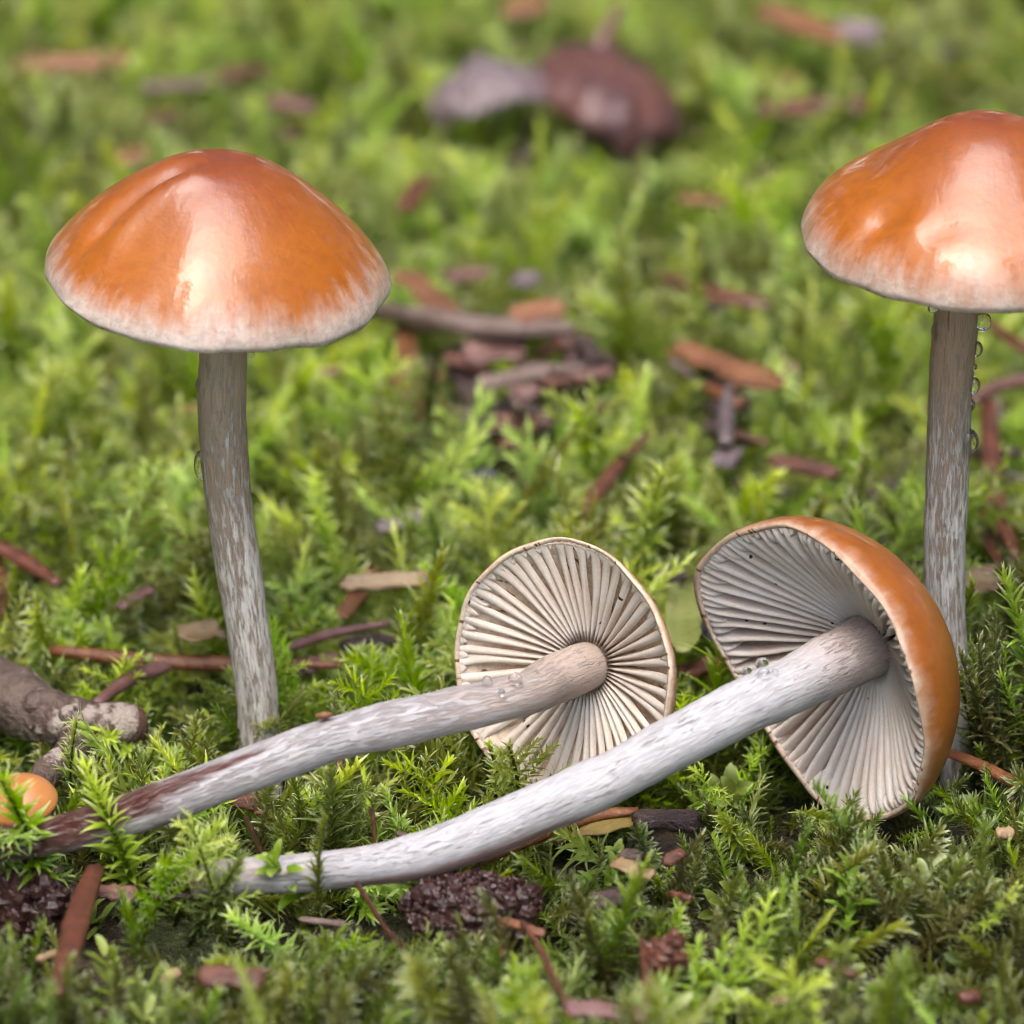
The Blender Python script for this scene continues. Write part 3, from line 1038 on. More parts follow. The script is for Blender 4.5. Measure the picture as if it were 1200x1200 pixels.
SHARDS = [
    ('bark_chip', (232, 1143), (310, 1148), 32, 0.07, 'chip', 'oblong striped bark chip lying flat in moss near the rusty needle', 'bark chip', 0.15, 0.0),
    ('bark_chip', (742, 958), (820, 962), 28, 0.10, 'chip2', 'dark grooved bark chip end to end with the orange husk', 'bark chip', 0.05, -0.2),
    ('leaf_scrap', (620, 985), (745, 962), 22, 0.02, 'yellow', 'yellowed wet leaf strip beneath the orange husk', 'leaf', -0.03, 0.1),
    ('leaf_scrap', (400, 690), (500, 684), 26, 0.02, 'tan', 'tan curled leaf scrap arching over an orange piece', 'leaf', 0.35, 0.7),
    ('leaf_scrap', (402, 724), (438, 664), 22, 0.03, 'orange', 'small orange leaf piece leaning under the tan curl', 'leaf', 0.15, 0.2),
    ('leaf_scrap', (468, 320), (530, 372), 34, 0.03, 'orange', 'pale orange leaf scrap lying against the grey stick by the creased cap', 'leaf', 0.32, 0.2),
    ('bark_chip', (545, 418), (615, 410), 44, 0.08, 'pink', 'pinkish brown chip under the grey stick', 'bark chip', 0.12, 0.3),
    ('bark_chip', (600, 372), (660, 362), 34, 0.06, 'orange', 'rusty chip on top of the grey stick end', 'bark chip', 0.38, 0.2),
    ('bark_chip', (560, 452), (648, 432), 26, 0.06, 'twig', 'narrow grey brown chip in the litter patch', 'bark chip', 0.15, 0.1),
    ('bark_chip', (530, 492), (600, 478), 40, 0.08, 'chip2', 'dark damp chip at the foot of the litter patch', 'bark chip', -0.1, 0.0),
    ('bark_chip', (535, 410), (560, 470), 40, 0.06, 'chip2', 'purplish black chip wedged upright in the litter patch', 'bark chip', -0.05, 0.0),
    ('bark_chip', (660, 440), (716, 424), 36, 0.08, 'chip2', 'dark flake beside the litter patch, on its own', 'bark chip', 0.05, 0.0),
    ('bark_chip', (604, 462), (632, 458), 26, 0.06, 'pink', 'tiny pink crumb at the edge of the litter patch', 'bark chip', 0.14, 0.0),
    ('leaf_scrap', (520, 325), (572, 322), 26, 0.03, 'pink', 'small dusty pink scrap behind the grey stick', 'leaf', 0.2, 0.2),
    ('leaf_scrap', (600, 330), (632, 328), 30, 0.03, 'lilac', 'greyish scrap behind the rusty chip', 'leaf', 0.2, 0.2),
    ('leaf_scrap', (790, 408), (852, 430), 32, 0.03, 'orange', 'dull orange scrap beyond the lilac stub', 'leaf', 0.05, 0.2),
    ('leaf_scrap', (845, 432), (912, 456), 38, 0.03, 'orange', 'bright orange brown scrap behind the lilac stub', 'leaf', 0.12, 0.3),
    ('leaf_scrap', (836, 536), (866, 538), 34, 0.05, 'lilac', 'lilac flake at the foot of the short stub', 'leaf', 0.12, 0.0),
    ('bark_chip', (902, 540), (982, 556), 24, 0.07, 'chip', 'red brown chip in moss above the bell cap', 'bark chip', 0.15, 0.1),
    ('leaf_scrap', (440, 620), (502, 604), 24, 0.04, 'lilac', 'purplish grey flake near the upright moss shoot', 'leaf', 0.2, 0.1),
    ('leaf_scrap', (525, 572), (580, 552), 20, 0.03, 'slate', 'dark grey flake in moss above the round gills', 'leaf', 0.15, 0.1),
    ('bark_chip', (315, 120), (366, 130), 26, 0.10, 'pink', 'pink brown chip far back beyond the creased cap', 'bark chip', 0.35, 0.2),
    ('bark_chip', (320, 152), (352, 158), 30, 0.10, 'chip', 'dark red chip just below a pink brown one', 'bark chip', 0.1, 0.2),
    ('leaf_scrap', (10, 82), (150, 72), 30, 0.04, 'orange', 'long washed out orange leaf far back in the moss', 'leaf', 0.3, 0.3),
    ('leaf_scrap', (170, 104), (270, 96), 28, 0.04, 'twig', 'dull brown strip beyond the creased cap', 'leaf', 0.15, 0.1),
    ('leaf_scrap', (262, 92), (312, 80), 30, 0.04, 'chip', 'rusty brown scrap at the end of a dull strip', 'leaf', 0.25, 0.2),
    ('leaf_scrap', (135, 188), (190, 180), 28, 0.04, 'needle2', 'brownish scrap just above the top of the creased cap', 'leaf', 0.25, 0.2),
    ('leaf_scrap', (890, 14), (985, 48), 34, 0.06, 'orange', 'pale peach leaf far back with a whitish end', 'leaf', 0.45, 0.3),
    ('leaf_scrap', (978, 36), (1030, 42), 40, 0.06, 'greyleaf', 'whitish leaf tip touching the pale peach leaf', 'leaf', 0.45, 0.2),
    ('bark_chip', (890, 130), (1018, 122), 26, 0.10, 'chip', 'long pinkish brown strip of bark beyond the umbo cap', 'bark chip', 0.3, 0.1),
    ('bark_chip', (985, 175), (1045, 172), 24, 0.10, 'chip2', 'dark chip in the shade behind the umbo cap', 'bark chip', 0.05, 0.0),
    ('bark_chip', (590, 15), (640, 8), 30, 0.10, 'orange', 'blurred orange crumb beyond the curled dead leaf', 'bark chip', 0.3, 0.2),
    ('bark_chip', (470, 248), (500, 208), 20, 0.06, 'needle', 'reddish sliver upright in moss beside the creased cap', 'needle', 0.25, 0.2),
    ('bark_chip', (796, 232), (850, 238), 16, 0.05, 'needle2', 'small rusty sliver in front of the curled dead leaf', 'needle', 0.25, 0.1),
    ('bark_chip', (800, 998), (780, 1012), 17, 0.05, 'chip', 'small rusty crumb in moss near the grooved bark chip', 'bark chip', 0.15, 0.1),
    ('bark_chip', (768, 680), (800, 672), 26, 0.07, 'chip2', 'dark crumb behind the rim of the round gills', 'bark chip', 0.1, 0.1),
    ('bark_chip', (800, 790), (842, 775), 26, 0.07, 'needle', 'rusty bark crumb wedged between the two fallen caps', 'bark chip', 0.1, 0.1),
    ('leaf_scrap', (818, 742), (868, 724), 44, 0.04, 'slate', 'slate blue flake between the two fallen caps', 'leaf', 0.1, 0.0),
    ('leaf_scrap', (800, 765), (802, 690), 44, 0.03, 'thallus', 'translucent yellow green leaf standing beside the round gills', 'leaf', 0.3, 0.4),
    ('leaf_scrap', (1128, 690), (1180, 676), 40, 0.03, 'tan', 'dead tan leaf scrap beside the foot of the beaded stem', 'leaf', 0.45, 0.3),
    ('leaf_scrap', (212, 748), (258, 738), 34, 0.03, 'tan', 'tan scrap behind the foot of the creased mushroom', 'leaf', 0.3, 0.3),
    ('leaf_scrap', (140, 712), (178, 690), 18, 0.04, 'pink', 'small pinkish splinter in moss behind the orange twig', 'leaf', 0.3, 0.1),
    ('leaf_scrap', (330, 786), (400, 772), 26, 0.04, 'pink', 'pinkish flake right beside the foot of the creased mushroom', 'leaf', 0.02, 0.1),
    ('bark_chip', (400, 756), (470, 748), 20, 0.06, 'chip2', 'dark strip under the thin pink stalk', 'bark chip', 0.0, 0.0),
    ('bark_chip', (265, 930), (312, 950), 24, 0.05, 'chip', 'red brown chip under the lilac lying stem', 'bark chip', 0.0, 0.1),
    ('bark_chip', (690, 1060), (745, 1050), 30, 0.08, 'chip2', 'dark wet chip in moss beside the soil clump', 'bark chip', -0.1, 0.1),
    ('leaf_scrap', (720, 1010), (762, 1030), 22, 0.03, 'tan', 'torn tan leaf bit near the grooved bark chip', 'leaf', 0.05, 0.3),
    ('bark_chip', (660, 1180), (760, 1192), 24, 0.06, 'stalk', 'pinkish bark strip in the moss below the rusty crumb', 'bark chip', 0.2, 0.1),
]
for i, (nm, p1, p2, w, tk, mt, lab, cat, h, cu) in enumerate(SHARDS):
    shard(nm, p1, p2, w, tk, M[mt], lab, cat, h, seed=i + 1, curl=cu)
# loose fragments that fill the litter patches
rng = random.Random(21)
for cu, cv, du, dv, num, lab, grp in (
        (575, 435, 125, 75, 26, 'small brown bark fragment in the dark litter patch under the grey stick', 'fragments in the litter patch'),
        (865, 465, 60, 55, 8, 'small brown crumb among the orange scraps round the lilac stub', 'crumbs round the lilac stub'),
        (1165, 570, 40, 90, 7, 'small dark crumb among the red needles behind the beaded stem', 'crumbs behind the beaded stem')):
    for i in range(num):
        a = rng.uniform(0, 6.28)
        q = math.sqrt(rng.random())
        u, v = cu + du * q * cos(a), cv + dv * q * sin(a)
        l, t_ = rng.uniform(12, 34), rng.uniform(-0.6, 0.6) + (1.2 if rng.random() < .25 else 0)
        shard('bark_fragment', (u - l * cos(t_), v - l * 0.5 * sin(t_)), (u + l * cos(t_), v + l * 0.5 * sin(t_)), rng.uniform(12, 26), rng.uniform(.03, .09),
              M[rng.choice(('chip', 'chip2', 'chip2', 'pink', 'twig', 'needle2', 'cut'))], lab, 'bark', rng.uniform(-0.25, 0.12), seed=200 + i, curl=rng.uniform(-.3, .5), group=grp, tilt=rng.uniform(-.5, .5))
for i in range(54):
    back = i < 38
    u, v = rng.uniform(0, 1200), (rng.uniform(30, 720) if back else rng.uniform(960, 1190))
    l, t_ = rng.uniform(8, 30), rng.uniform(-0.9, 0.9)
    shard('litter_scrap', (u - l * cos(t_), v - l * 0.6 * sin(t_)), (u + l * cos(t_), v + l * 0.6 * sin(t_)), rng.uniform(8, 20), rng.uniform(.03, .07),
          M[rng.choice(('chip', 'chip2', 'needle', 'needle2', 'cut', 'twig', 'tan'))], 'small brown scrap of litter sunk in the open moss', 'litter', rng.uniform(-0.1, 0.08),
          seed=400 + i, curl=rng.uniform(-.3, .5), group='scraps scattered through the moss', tilt=rng.uniform(-.5, .5))
# the orange speck on the lilac stem
y = surf_y(STEM_A, 380, 845)
a = ony(380, 839, y + 0.03)
mb = MB()
tube(mb, [a + Vector((-0.05, 0, 0)), a, a + Vector((0.05, 0, 0.01))], [0.02, 0.035, 0.015], 8, 0.7, 0.3, 9)
tag(mb.build('leaf_speck', M['orange'], None, a), 'tiny orange speck stuck on the lilac lying stem', 'speck')


def crumbs(name, u, v, w, h, n, mat, label, cat, size, seed, z=0.0):
    rng = random.Random(seed)
    c = px_pts([(u, v)], z)[0]
    k = pxcm(c)
    mb = MB()
    for q in range(9):
        keep_low(c + Vector(((q / 4 - 1) * w / 2.6 / k, 0, 0)), 0.15, 0.7, 0.06)
    for i in range(n):
        while True:
            q = Vector((rng.uniform(-1, 1), rng.uniform(-1, 1), rng.uniform(-1, 1)))
            if q.length < 1:
                break
        p = c + Vector((q.x * w / 2 / k, q.y * w / 3 / k, q.z * h / 2 / k))
        r = size * (0.55 + 1.5 * rng.random() ** 4)
        rows, seg = 5, 7
        ids = []
        sx = Vector((i * 7.7, 0, 0))
        for a in range(rows + 1):
            row = []
            for b in range(seg):
                d = Vector((sin(pi * a / rows) * cos(2 * pi * b / seg), sin(pi * a / rows) * sin(2 * pi * b / seg), cos(pi * a / rows)))
                row.append(mb.add(p + d * r * (1 + 0.8 * noise.noise(d * 1.5 + sx))))
                if a in (0, rows):
                    break
            ids.append(row)
        for b in range(seg):
            mb.f.append((ids[0][0], ids[1][b], ids[1][(b + 1) % seg]))
            mb.f.append((ids[-1][0], ids[-2][(b + 1) % seg], ids[-2][b]))
        for a in range(1, rows - 1):
            for b in range(seg):
                mb.f.append((ids[a][b], ids[a + 1][b], ids[a + 1][(b + 1) % seg], ids[a][(b + 1) % seg]))
    return tag(mb.build(name, mat, None, c, False), label, cat)


crumbs('soil_clump', 552, 1062, 165, 70, 1300, M['soil'], 'dark red brown crumbly clump of wet soil under the white lying stem', 'soil', 0.030, 3, -0.06)
crumbs('bark_crumb', 780, 1120, 46, 50, 150, M['needle'], 'rusty red crumbly lump in the moss in front of the soil clump', 'bark', 0.03, 5, 0.05)
crumbs('dirt_clump', 30, 1060, 120, 80, 700, M['soil'], 'brown shady clump of dirt under the brown stem foot', 'soil', 0.04, 8, -0.15)

# the curled dead leaf at the back
YL = onz(640, 190, 0.0).y


def curled_leaf():
    org = ony(650, 185, YL)
    root = thing('dead_leaf', org, 'large curled dead brown leaf lying on moss far behind the mushrooms', 'leaf')
    k = pxcm(org)

    def sheet(name, ctrl, mat, nu=22, nv=14, thick=0.03):
        """ctrl: rows of (u, v, depth offset) control pixels"""
        mb = MB()
        rows = []
        for i in range(nu + 1):
            cols = []
            for row in ctrl:
                cols.append(catmull(row, i / nu))
            line = [catmull(cols, j / nv) for j in range(nv + 1)]
            rows.append(line)
        idx = {}
        P = [[ony(q[0], q[1], YL + q[2]) + Vector((0, 0.10 * noise.noise(Vector((i * .3, j * .3, 0))), 0.06 * noise.noise(Vector((i * .4, j * .4, 4)))))
              for j, q in enumerate(line)] for i, line in enumerate(rows)]
        for side in (0, 1):
            for i in range(nu + 1):
                for j in range(nv + 1):
                    p = P[i][j]
                    du = P[min(nu, i + 1)][j] - P[max(0, i - 1)][j]
                    dv = P[i][min(nv, j + 1)] - P[i][max(0, j - 1)]
                    n = du.cross(dv).normalized()
                    idx[side, i, j] = mb.add(p + n * thick * (0.5 - side))
        for i in range(nu):
            for j in range(nv):
                for side in (0, 1):
                    f = [idx[side, i, j], idx[side, i + 1, j], idx[side, i + 1, j + 1], idx[side, i, j + 1]]
                    mb.f.append(tuple(f if side == 0 else f[::-1]))
        bd = [(i, 0) for i in range(nu + 1)] + [(nu, j) for j in range(1, nv + 1)] + [(i, nv) for i in range(nu - 1, -1, -1)] + [(0, j) for j in range(nv - 1, 0, -1)]
        for (i, j), (a, b) in zip(bd, bd[1:] + bd[:1]):
            mb.f.append((idx[1, i, j], idx[1, a, b], idx[0, a, b], idx[0, i, j]))
        return mb.build(name, mat, root, org)
    # right lobe, hanging down over the dark hollow
    sheet('blade', [[(640, 62, 0.9), (690, 50, 0.9), (745, 70, 0.8), (790, 112, 0.6)],
                    [(630, 95, 0.2), (690, 88, 0.1), (750, 105, 0.1), (798, 145, 0.2)],
                    [(645, 128, -0.1), (690, 135, -0.35), (742, 145, -0.3), (790, 165, 0.0)],
                    [(690, 158, 0.0), (715, 175, -0.3), (738, 190, -0.3), (752, 186, -0.1)]], M['brownleaf'])
    # left lobe, folded over with its pale side up
    sheet('folded_lobe', [[(660, 62, 1.1), (620, 78, 1.0), (560, 66, 0.9), (515, 100, 0.6), (500, 120, 0.4)],
                          [(655, 95, 0.3), (615, 95, 0.1), (570, 85, 0.1), (530, 110, 0.0), (503, 135, 0.1)],
                          [(650, 122, 0.0), (610, 118, -0.2), (575, 128, -0.2), (545, 140, -0.2), (512, 150, 0.0)]], M['greyleaf'])
    mb = MB()
    tube(mb, [ony(700, 62, YL + 0.8), ony(712, 35, YL + 1.1), ony(726, 8, YL + 1.4)], [0.09, 0.06, 0.05], 8)
    mb.build('leaf_stalk', M['pink'], root, org)
    for u in range(505, 800, 8):
        keep_low(ony(u, 182 if u > 680 else 165, YL), 0.3, 1.5, 0.15)


curled_leaf()


# ------------------------------------------------------------------ moss
def leaf(mb, p, d, n, w, L, W, s, bend, fold, shape='lance'):
    rows = ((0.0, 0.45), (0.3, 1.0), (0.62, 0.72), (0.85, 0.30)) if shape == 'lance' else ((0.0, 0.35), (0.28, 0.9), (0.62, 1.0), (0.88, 0.6))
    prev = None
    for t, hw in rows:
        c = p + d * (L * t) + n * (bend * L * t * t)
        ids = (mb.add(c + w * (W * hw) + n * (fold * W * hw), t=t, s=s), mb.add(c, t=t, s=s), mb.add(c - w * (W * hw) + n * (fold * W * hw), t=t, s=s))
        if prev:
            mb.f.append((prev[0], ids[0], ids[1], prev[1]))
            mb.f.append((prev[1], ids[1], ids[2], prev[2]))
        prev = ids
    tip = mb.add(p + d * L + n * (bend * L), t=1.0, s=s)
    mb.f.append((prev[0], tip, prev[1]))
    mb.f.append((prev[1], tip, prev[2]))


def shoot(kind, seed):
    """leaves of one shoot, 1 cm tall along +z, and its stem"""
    rng = random.Random(seed)
    mb, st = MB(), MB()
    bx, by = rng.uniform(-.25, .25), rng.uniform(-.25, .25)

    def axis(t, o=Vector((0, 0, 0)), d=Vector((0, 0, 1)), L=1.0, b=(bx, by)):
        return o + d * (L * t) + Vector((b[0], b[1], 0)) * (t * t * L)

    def leafy(o, d, L, n, ll, lw, s0, s1, b, a0, a1, bend=-0.25, shape='lance', flat=0.0, t0=0.0):
        x = d.orthogonal().normalized()
        y = d.cross(x)
        ga = rng.uniform(0, 6.28)
        for i in range(n):
            t = lerp(t0, 1.0, (i + 0.5) / n)
            ga += 2.39996 + rng.uniform(-.3, .3)
            p = axis(t, o, d, L, b)
            r = (x * cos(ga) + y * sin(ga))
            a = radians(lerp(a0, a1, t ** 2.2) + rng.uniform(-12, 12))
            dd = (d * cos(a) + r * sin(a)).normalized()
            nn = (d * sin(a) - r * cos(a)).normalized()
            ww = dd.cross(nn)
            k = lerp(1.0, 0.6, t ** 3) * rng.uniform(0.75, 1.2) * lerp(0.7, 1, min(1, t * 4))
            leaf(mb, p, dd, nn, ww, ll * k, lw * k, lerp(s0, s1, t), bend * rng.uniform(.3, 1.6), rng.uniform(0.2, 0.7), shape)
    if kind == 'feather':
        leafy(Vector((0, 0, 0)), Vector((0, 0, 1)), 1.0, 96, 0.185, 0.0175, 0, 1, (bx, by), 50, 8, -0.35)
    elif kind == 'plume':              # pinnate shoot with short side branches
        leafy(Vector((0, 0, 0)), Vector((0, 0, 1)), 1.0, 50, 0.15, 0.0155, 0, 1, (bx, by), 48, 8, -0.35)
        for i in range(11):
            t = lerp(0.15, 0.85, i / 10)
            sd_ = 1 if i % 2 else -1
            d = Vector((sd_ * rng.uniform(0.7, 0.95), rng.uniform(-.3, .3), rng.uniform(.5, .8))).normalized()
            L = lerp(0.42, 0.16, t) * rng.uniform(.8, 1.2)
            leafy(axis(t), d, L, 20, 0.105, 0.0125, t * 0.8, min(1, t * 0.8 + 0.35), (0, 0), 55, 12)
    elif kind == 'spiky':
        leafy(Vector((0, 0, 0)), Vector((0, 0, 1)), 1.0, 92, 0.165, 0.017, 0, 1, (bx, by), 70, 18, -0.15)
    elif kind == 'broad':
        leafy(Vector((0, 0, 0)), Vector((0, 0, 1)), 1.0, 13, 0.36, 0.085, 0.2, 1, (bx, by), 70, 30, -0.2, 'oval', t0=0.35)
    pts = [axis(i / 6) for i in range(7)]
    tube(st, pts, [0.018 - 0.0018 * i for i in range(7)], 5)
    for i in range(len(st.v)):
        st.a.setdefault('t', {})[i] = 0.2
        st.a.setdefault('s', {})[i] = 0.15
    return mb, st


PROTO = {}
for kind, num, mt in (('feather', 6, 'moss'), ('plume', 5, 'moss'), ('spiky', 5, 'fine'), ('broad', 3, 'broad')):
    PROTO[kind] = []
    for i in range(num):
        a, b = shoot(kind, 100 * len(PROTO) + i)
        ml, ms_ = a.mesh('leaves'), b.mesh('stem')
        ml.materials.append(M[mt])
        ms_.materials.append(M[mt])
        PROTO[kind].append((ml, ms_))

FIRST = {k: {} for k in PROTO}


def sprig(kind, i, base, tip, label, cat='moss', width=1.0, group=None):
    ml, ms_ = PROTO[kind][i % len(PROTO[kind])]
    r = thing('moss_sprig', base, label, cat, group)
    d = tip - base
    r.rotation_euler = d.to_track_quat('Z', 'Y').to_euler()
    L = d.length
    r.scale = (L * width, L * width, L)
    o = link('leaves', ml, None, r)
    o['kind'] = 'stuff'
    link('stem', ms_, None, r)
    FIRST[kind].setdefault(i % len(PROTO[kind]), o)
    return r


def spr(kind, i, pb, pt, lean, label, width=1.0, z=-0.3):
    """base pixel on the moss, tip pixel at a depth 'lean' cm nearer the camera"""
    b = px_pts([pb], z)[0]
    t = ony(pt[0], pt[1], b.y - lean)
    return sprig(kind, i, b, t, label, 'moss', width)


SPRIGS = [
    ('plume', 0, (605, 985), (622, 848), 0.15, 'bright green feathery moss tuft growing up in front of the round gills', 1.3),
    ('feather', 0, (585, 980), (596, 868), 0.1, 'slim moss shoot at the lower rim of the round gills', 1.2),
    ('feather', 1, (205, 1085), (238, 952), 0.35, 'thick yellow green moss branch pointing up at the lilac lying stem', 0.9),
    ('feather', 2, (168, 1080), (128, 915), 0.35, 'pale soft moss shoot crossing the brown stem foot', 1.0),
    ('plume', 1, (165, 1110), (215, 985), 0.3, 'broad yellow green moss plume in front of the lilac lying stem', 0.7),
    ('feather', 3, (88, 965), (64, 842), 0.3, 'olive moss shoot standing before the knobbly branch', 0.7),
    ('feather', 4, (168, 930), (172, 868), 0.2, 'pale tipped moss shoot beside the broken branch end', 1.0),
    ('plume', 2, (290, 870), (235, 800), 0.2, 'glossy green moss plume leaning from the foot of the creased mushroom', 0.9),
    ('plume', 3, (470, 830), (385, 795), 0.3, 'feathery bright moss plume above the lilac lying stem', 1.0),
    ('feather', 5, (512, 600), (515, 440), 0.0, 'tall dark olive moss shoot standing upright before the litter patch', 0.45),
    ('plume', 4, (770, 690), (815, 632), 0.0, 'pale feathery moss plume rising over the rim of the round gills', 1.0),
    ('feather', 0, (800, 550), (745, 430), 0.0, 'long pale yellow green moss shoot leaning over open moss', 0.6),
    ('plume', 0, (640, 560), (665, 470), 0.0, 'light green moss plume between the litter patch and the curved needle', 0.8),
    ('spiky', 1, (350, 905), (245, 850), 0.25, 'olive moss shoot lying across the foot of the creased mushroom', 1.0),
    ('plume', 4, (300, 905), (318, 828), 0.2, 'small moss plume leaning against the foot of the creased mushroom', 0.9),
    ('broad', 0, (735, 1030), (728, 990), 0.1, 'small star of bright green leaves near the grooved bark chip', 1.3),
    ('feather', 1, (700, 1125), (690, 1065), 0.2, 'pale tipped fat moss shoot right of the soil clump', 1.1),
    ('broad', 1, (990, 1180), (985, 1110), 0.2, 'upright glossy oval moss leaf cluster in front of the bell cap', 0.8),
    ('broad', 2, (820, 1200), (840, 1160), 0.2, 'glossy toothed green leaf cluster in front of the rusty crumb', 1.3),
    ('feather', 2, (1010, 1080), (1025, 1030), 0.2, 'spreading star tipped moss shoot below the bell cap', 1.4),
    ('spiky', 0, (960, 1000), (940, 950), 0.1, 'bushy moss tuft touching the lower rim of the bell cap', 1.3),
    ('feather', 3, (1050, 990), (1085, 975), 0.2, 'pale pointed moss tip lying beside the bell cap rim', 1.2),
    ('spiky', 1, (1180, 800), (1188, 660), 0.1, 'dark green spiky moss shoot on the cushion by the beaded stem', 1.0),
    ('spiky', 2, (1112, 850), (1092, 684), 0.35, 'green bristly moss shoot between the bell cap and the beaded stem', 1.0),
    ('feather', 2, (52, 1065), (44, 925), 0.6, 'soft bright moss shoot growing before the tiny orange cap', 1.0),
    ('plume', 1, (22, 1060), (18, 948), 0.6, 'short moss plume before the tiny orange cap', 1.1),
    ('spiky', 3, (1165, 870), (1165, 800), 0.1, 'pale bushy moss shoot on the side of the cushion', 1.0),
    ('spiky', 4, (870, 905), (880, 850), 0.0, 'green bushy moss tuft against the white lying stem', 1.2),
    ('feather', 4, (378, 1100), (352, 970), 0.3, 'blurred moss shoot crossing the end of the white lying stem', 0.6),
    ('plume', 3, (262, 1115), (250, 975), 0.3, 'dense moss plume hiding the buried end of the white stem', 0.9),
    ('spiky', 0, (222, 1110), (270, 1000), 0.3, 'bristly moss shoot beside the buried end of the white stem', 1.0),
    ('broad', 0, (372, 1090), (328, 996), 0.3, 'rounded bright moss leaf resting on the end of the white stem', 0.7),
    ('plume', 2, (1130, 1110), (1190, 1050), 0.2, 'ragged pale moss plume far from the fallen stems', 1.0),
    ('feather', 5, (480, 590), (590, 615), 0.0, 'light moss shoot bending over the dark grey flake', 0.6),
]
for kind, i, pb, pt, lean, lab, wd in SPRIGS:
    spr(kind, i, pb, pt, lean, lab, wd)
rng = random.Random(8)
for i in range(15):                     # the cushion round the foot of the beaded stem
    x = rng.uniform(2.98, 3.85)
    y = rng.uniform(-4.35, -4.12)
    top = lerp(1.0, 0.75, abs(x - 3.3)) * rng.uniform(0.55, 1.05)
    sprig('spiky', i, Vector((x, y, -0.25)), Vector((x + rng.uniform(-.35, .15), y + rng.uniform(-.15, .05), top)),
          'bristly dark green moss shoot crowded round the foot of the beaded stem', 'moss', rng.uniform(0.75, 0.95), 'moss shoots of the cushion')


def pt_clear(p, tip):
    """0 if a shoot would run through a mushroom, else how tall it may be"""
    k = 1.0
    for q in (p, p.lerp(tip, 0.5), p.lerp(tip, 0.8), tip):
        for pts, rad in STEMS:
            for c, r in zip(pts, rad):
                d = q - c
                if d.z < r and abs(d.x) < r + 0.1 and abs(d.y) < r + 0.12 and d.length < r + 0.13:
                    return 0.0
                if abs(d.x) < 0.25 and -0.7 < d.y < 0.1 and d.z > -0.05 and c.z < 1.6:
                    k = min(k, 0.55)
        for C, gx, R, dep in CAPS:
            d = q - C
            al = -d.dot(gx)
            if -0.05 < al < R * dep and (d + gx * al).length < R * 1.02 * math.sqrt(max(0.05, 1 - (max(al, 0) / (R * dep * 1.1)) ** 2)):
                return 0.0
            if -1.3 < al < 0 and (d + gx * al).length < R * 0.98:
                k = min(k, 0.45)
    return k


def carpet(name, label, kinds, mat, npts, region, seed, hmin, hmax, tilt, accept):
    rng = random.Random(seed)
    P, ROT, SCL, IDX = [], [], [], []
    tries = 0
    objs = [o for k in kinds for o in FIRST[k].values()]
    while len(P) < npts and tries < npts * 6:
        tries += 1
        x, y = region(rng)
        if rng.random() > accept(x, y, rng):
            continue
        z = gh(x, y)
        h = rng.uniform(hmin, hmax)
        ti = radians(rng.uniform(*tilt))
        az = rng.uniform(0, 2 * pi)
        d = Vector((sin(ti) * cos(az), sin(ti) * sin(az), cos(ti)))
        b = Vector((x, y, z - 0.55))
        k = pt_clear(b, b + d * h)
        if k == 0:
            continue
        h *= k
        for _ in range(3):
            if any(too_tall(b + d * (h * f)) for f in (0.4, 0.7, 1.0)):
                h *= 0.72
                k = 0.7
        if any(too_tall(b + d * (h * f)) for f in (0.4, 0.7, 1.0)) and rng.random() < 0.7:
            continue
        P.append(b * S)
        q = d.to_track_quat('Z', 'Y').to_matrix() @ Matrix.Rotation(rng.uniform(0, 6.28), 3, 'Z')
        ROT.append(q.to_euler())
        w = h * rng.uniform(0.75, 1.15) if k == 1.0 else h * rng.uniform(1.0, 1.4)
        SCL.append((w, w, h))
        IDX.append(rng.randrange(len(objs)))
    me = bpy.data.meshes.new(name)
    me.from_pydata([tuple(p) for p in P], [], [])
    a = me.attributes.new('rot', 'FLOAT_VECTOR', 'POINT')
    a.data.foreach_set('vector', [c for r in ROT for c in r])
    a = me.attributes.new('scl', 'FLOAT_VECTOR', 'POINT')
    a.data.foreach_set('vector', [c for r in SCL for c in r])
    a = me.attributes.new('idx', 'INT', 'POINT')
    a.data.foreach_set('value', IDX)
    o = link(name, me, mat)
    o['kind'] = 'stuff'
    o['label'] = label
    ng = bpy.data.node_groups.new(name, 'GeometryNodeTree')
    ng.interface.new_socket('Geometry', in_out='INPUT', socket_type='NodeSocketGeometry')
    ng.interface.new_socket('Geometry', in_out='OUTPUT', socket_type='NodeSocketGeometry')
    N, Lk = ng.nodes, ng.links
    gi, go = N.new('NodeGroupInput'), N.new('NodeGroupOutput')
    g2i = N.new('GeometryNodeJoinGeometry')
    for ob in objs:
        oi = N.new('GeometryNodeObjectInfo')
        oi.transform_space = 'ORIGINAL'
        oi.inputs['Object'].default_value = ob
        oi.inputs['As Instance'].default_value = True
        Lk.new(oi.outputs['Geometry'], g2i.inputs[0])
    iop = N.new('GeometryNodeInstanceOnPoints')
    iop.inputs['Pick Instance'].default_value = True

    def named(nm, typ):
        nd = N.new('GeometryNodeInputNamedAttribute')
        nd.data_type = typ
        nd.inputs['Name'].default_value = nm
        return nd.outputs['Attribute']
    e2r = N.new('FunctionNodeEulerToRotation')
    Lk.new(named('rot', 'FLOAT_VECTOR'), e2r.inputs[0])
    Lk.new(gi.outputs[0], iop.inputs['Points'])
    Lk.new(g2i.outputs[0], iop.inputs['Instance'])
    Lk.new(named('idx', 'INT'), iop.inputs['Instance Index'])
    Lk.new(e2r.outputs[0], iop.inputs['Rotation'])
    Lk.new(named('scl', 'FLOAT_VECTOR'), iop.inputs['Scale'])
    Lk.new(iop.outputs[0], go.inputs[0])
    md = o.modifiers.new('shoots', 'NODES')
    md.node_group = ng
    return o


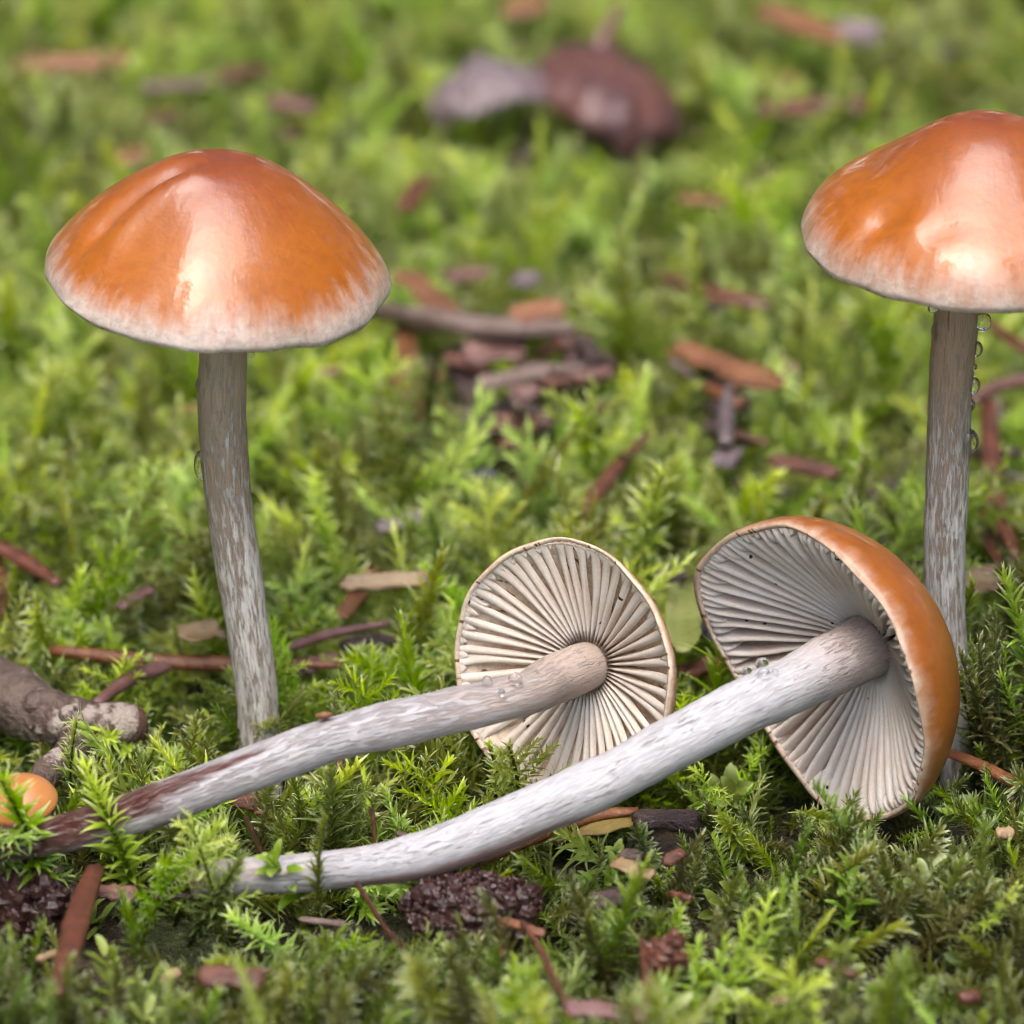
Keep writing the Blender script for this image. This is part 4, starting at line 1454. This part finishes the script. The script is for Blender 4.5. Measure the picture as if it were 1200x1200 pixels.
# bare litter patches where the soil and the debris show
BARE = [(px_pts([(575, 455)], 0)[0], 0.95, 1.9), (px_pts([(860, 490)], 0)[0], 0.45, 1.0), (px_pts([(550, 1050)], 0)[0], 0.5, 0.5),
        (px_pts([(30, 1050)], 0)[0], 0.45, 0.5), (px_pts([(30, 880)], 0)[0], 0.6, 0.5), (px_pts([(1170, 560)], 0)[0], 0.3, 0.8),
        (px_pts([(640, 150)], 0)[0], 0.9, 0.7), (px_pts([(430, 740)], 0)[0], 0.35, 0.4), (px_pts([(840, 740)], 0)[0], 0.3, 0.4)]


def bare(x, y):
    k = 1.0
    for c, rx, ry in BARE:
        d = ((x - c.x) / rx) ** 2 + ((y - c.y) / ry) ** 2
        k = min(k, smooth(0.5, 1.2, d) + 0.04)
    return k


def fine_zone(x, y):
    """share of fine spiky moss: the foreground and the cushion"""
    z = 0.93 * smooth(3.8, 6.2, -y) if y < -3.8 else 0.06
    z = max(z, 0.95 * math.exp(-((x - 3.9) / 1.1) ** 2 - ((y + 3.6) / 1.1) ** 2))
    z += 0.5 * noise.noise(Vector((x * 0.5, y * 0.5, 9)))
    return min(1, max(0.03, z))


def clump(x, y):
    return smooth(-0.22, 0.25, noise.noise(Vector((x * 1.1, y * 1.1, 2.0))) + 0.5 * noise.noise(Vector((x * 2.9, y * 2.9, 7.0)))) * 0.93 + 0.07


def near(rng):
    y = lerp(-13.5, 17.0, rng.random() ** 1.1)
    return rng.uniform(-1, 1) * (5.2 + 0.06 * (y + 13)), y


def far(rng):
    return rng.uniform(-22, 22), rng.uniform(-24, 45)


def outside(x, y):
    return 1.0 if (abs(x) > 5.2 + 0.06 * (y + 13) or y < -13.5 or y > 17) else 0.0


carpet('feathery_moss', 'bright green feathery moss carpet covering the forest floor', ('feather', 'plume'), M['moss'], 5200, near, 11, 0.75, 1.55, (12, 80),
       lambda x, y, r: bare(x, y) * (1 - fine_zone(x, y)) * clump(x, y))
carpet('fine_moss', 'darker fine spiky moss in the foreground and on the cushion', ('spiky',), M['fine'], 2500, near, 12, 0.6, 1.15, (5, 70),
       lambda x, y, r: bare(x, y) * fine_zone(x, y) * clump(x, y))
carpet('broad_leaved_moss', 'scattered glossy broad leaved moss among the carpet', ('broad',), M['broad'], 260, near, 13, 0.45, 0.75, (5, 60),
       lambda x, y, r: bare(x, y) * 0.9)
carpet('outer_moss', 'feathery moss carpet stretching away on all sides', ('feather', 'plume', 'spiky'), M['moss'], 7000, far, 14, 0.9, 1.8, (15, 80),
       lambda x, y, r: outside(x, y) * clump(x, y))


# ------------------------------------------------------------------ the wood round the clearing
def wood():
    rng = random.Random(77)
    mb = MB()

    def clumpq(p, r):
        for _ in range(2):
            a = Vector((rng.uniform(-1, 1), rng.uniform(-1, 1), rng.uniform(-.5, .5))).normalized() * r
            b = a.orthogonal().normalized() * r * rng.uniform(.4, .8)
            i = [mb.add(p - a), mb.add(p + b), mb.add(p + a), mb.add(p - b)]
            mb.f.append(tuple(i))
    for i in range(46):
        az = 2 * pi * (i + rng.uniform(-.3, .3)) / 46
        # the clearing opens behind the camera
        if abs(((az - 1.5 * pi + pi) % (2 * pi)) - pi) < 0.42:
            continue
        d = rng.uniform(260, 620)
        c = Vector((cos(az) * d, sin(az) * d, 0))
        H = rng.uniform(650, 1000)
        tube(mb, [c + Vector((0, 0, -25)), c + Vector((0, 0, H * .5)), c + Vector((rng.uniform(-20, 20), rng.uniform(-20, 20), H))],
             [rng.uniform(9, 15), 7, 1.5], 9)
        for k in range(330):
            t = rng.random() ** 0.8
            z = lerp(60, H, t)
            rr = lerp(150, 20, t) * math.sqrt(rng.random())
            a = rng.uniform(0, 2 * pi)
            clumpq(c + Vector((cos(a) * rr, sin(a) * rr, z - rr * 0.25)), rng.uniform(16, 34))
    k = NT('dark conifer foliage')
    k.P(Base_Color=(0.035, 0.05, 0.018), Roughness=0.7)
    o = mb.build('surrounding_wood', k.m)
    o['kind'] = 'stuff'
    o['label'] = 'dark conifers standing round the clearing'


wood()
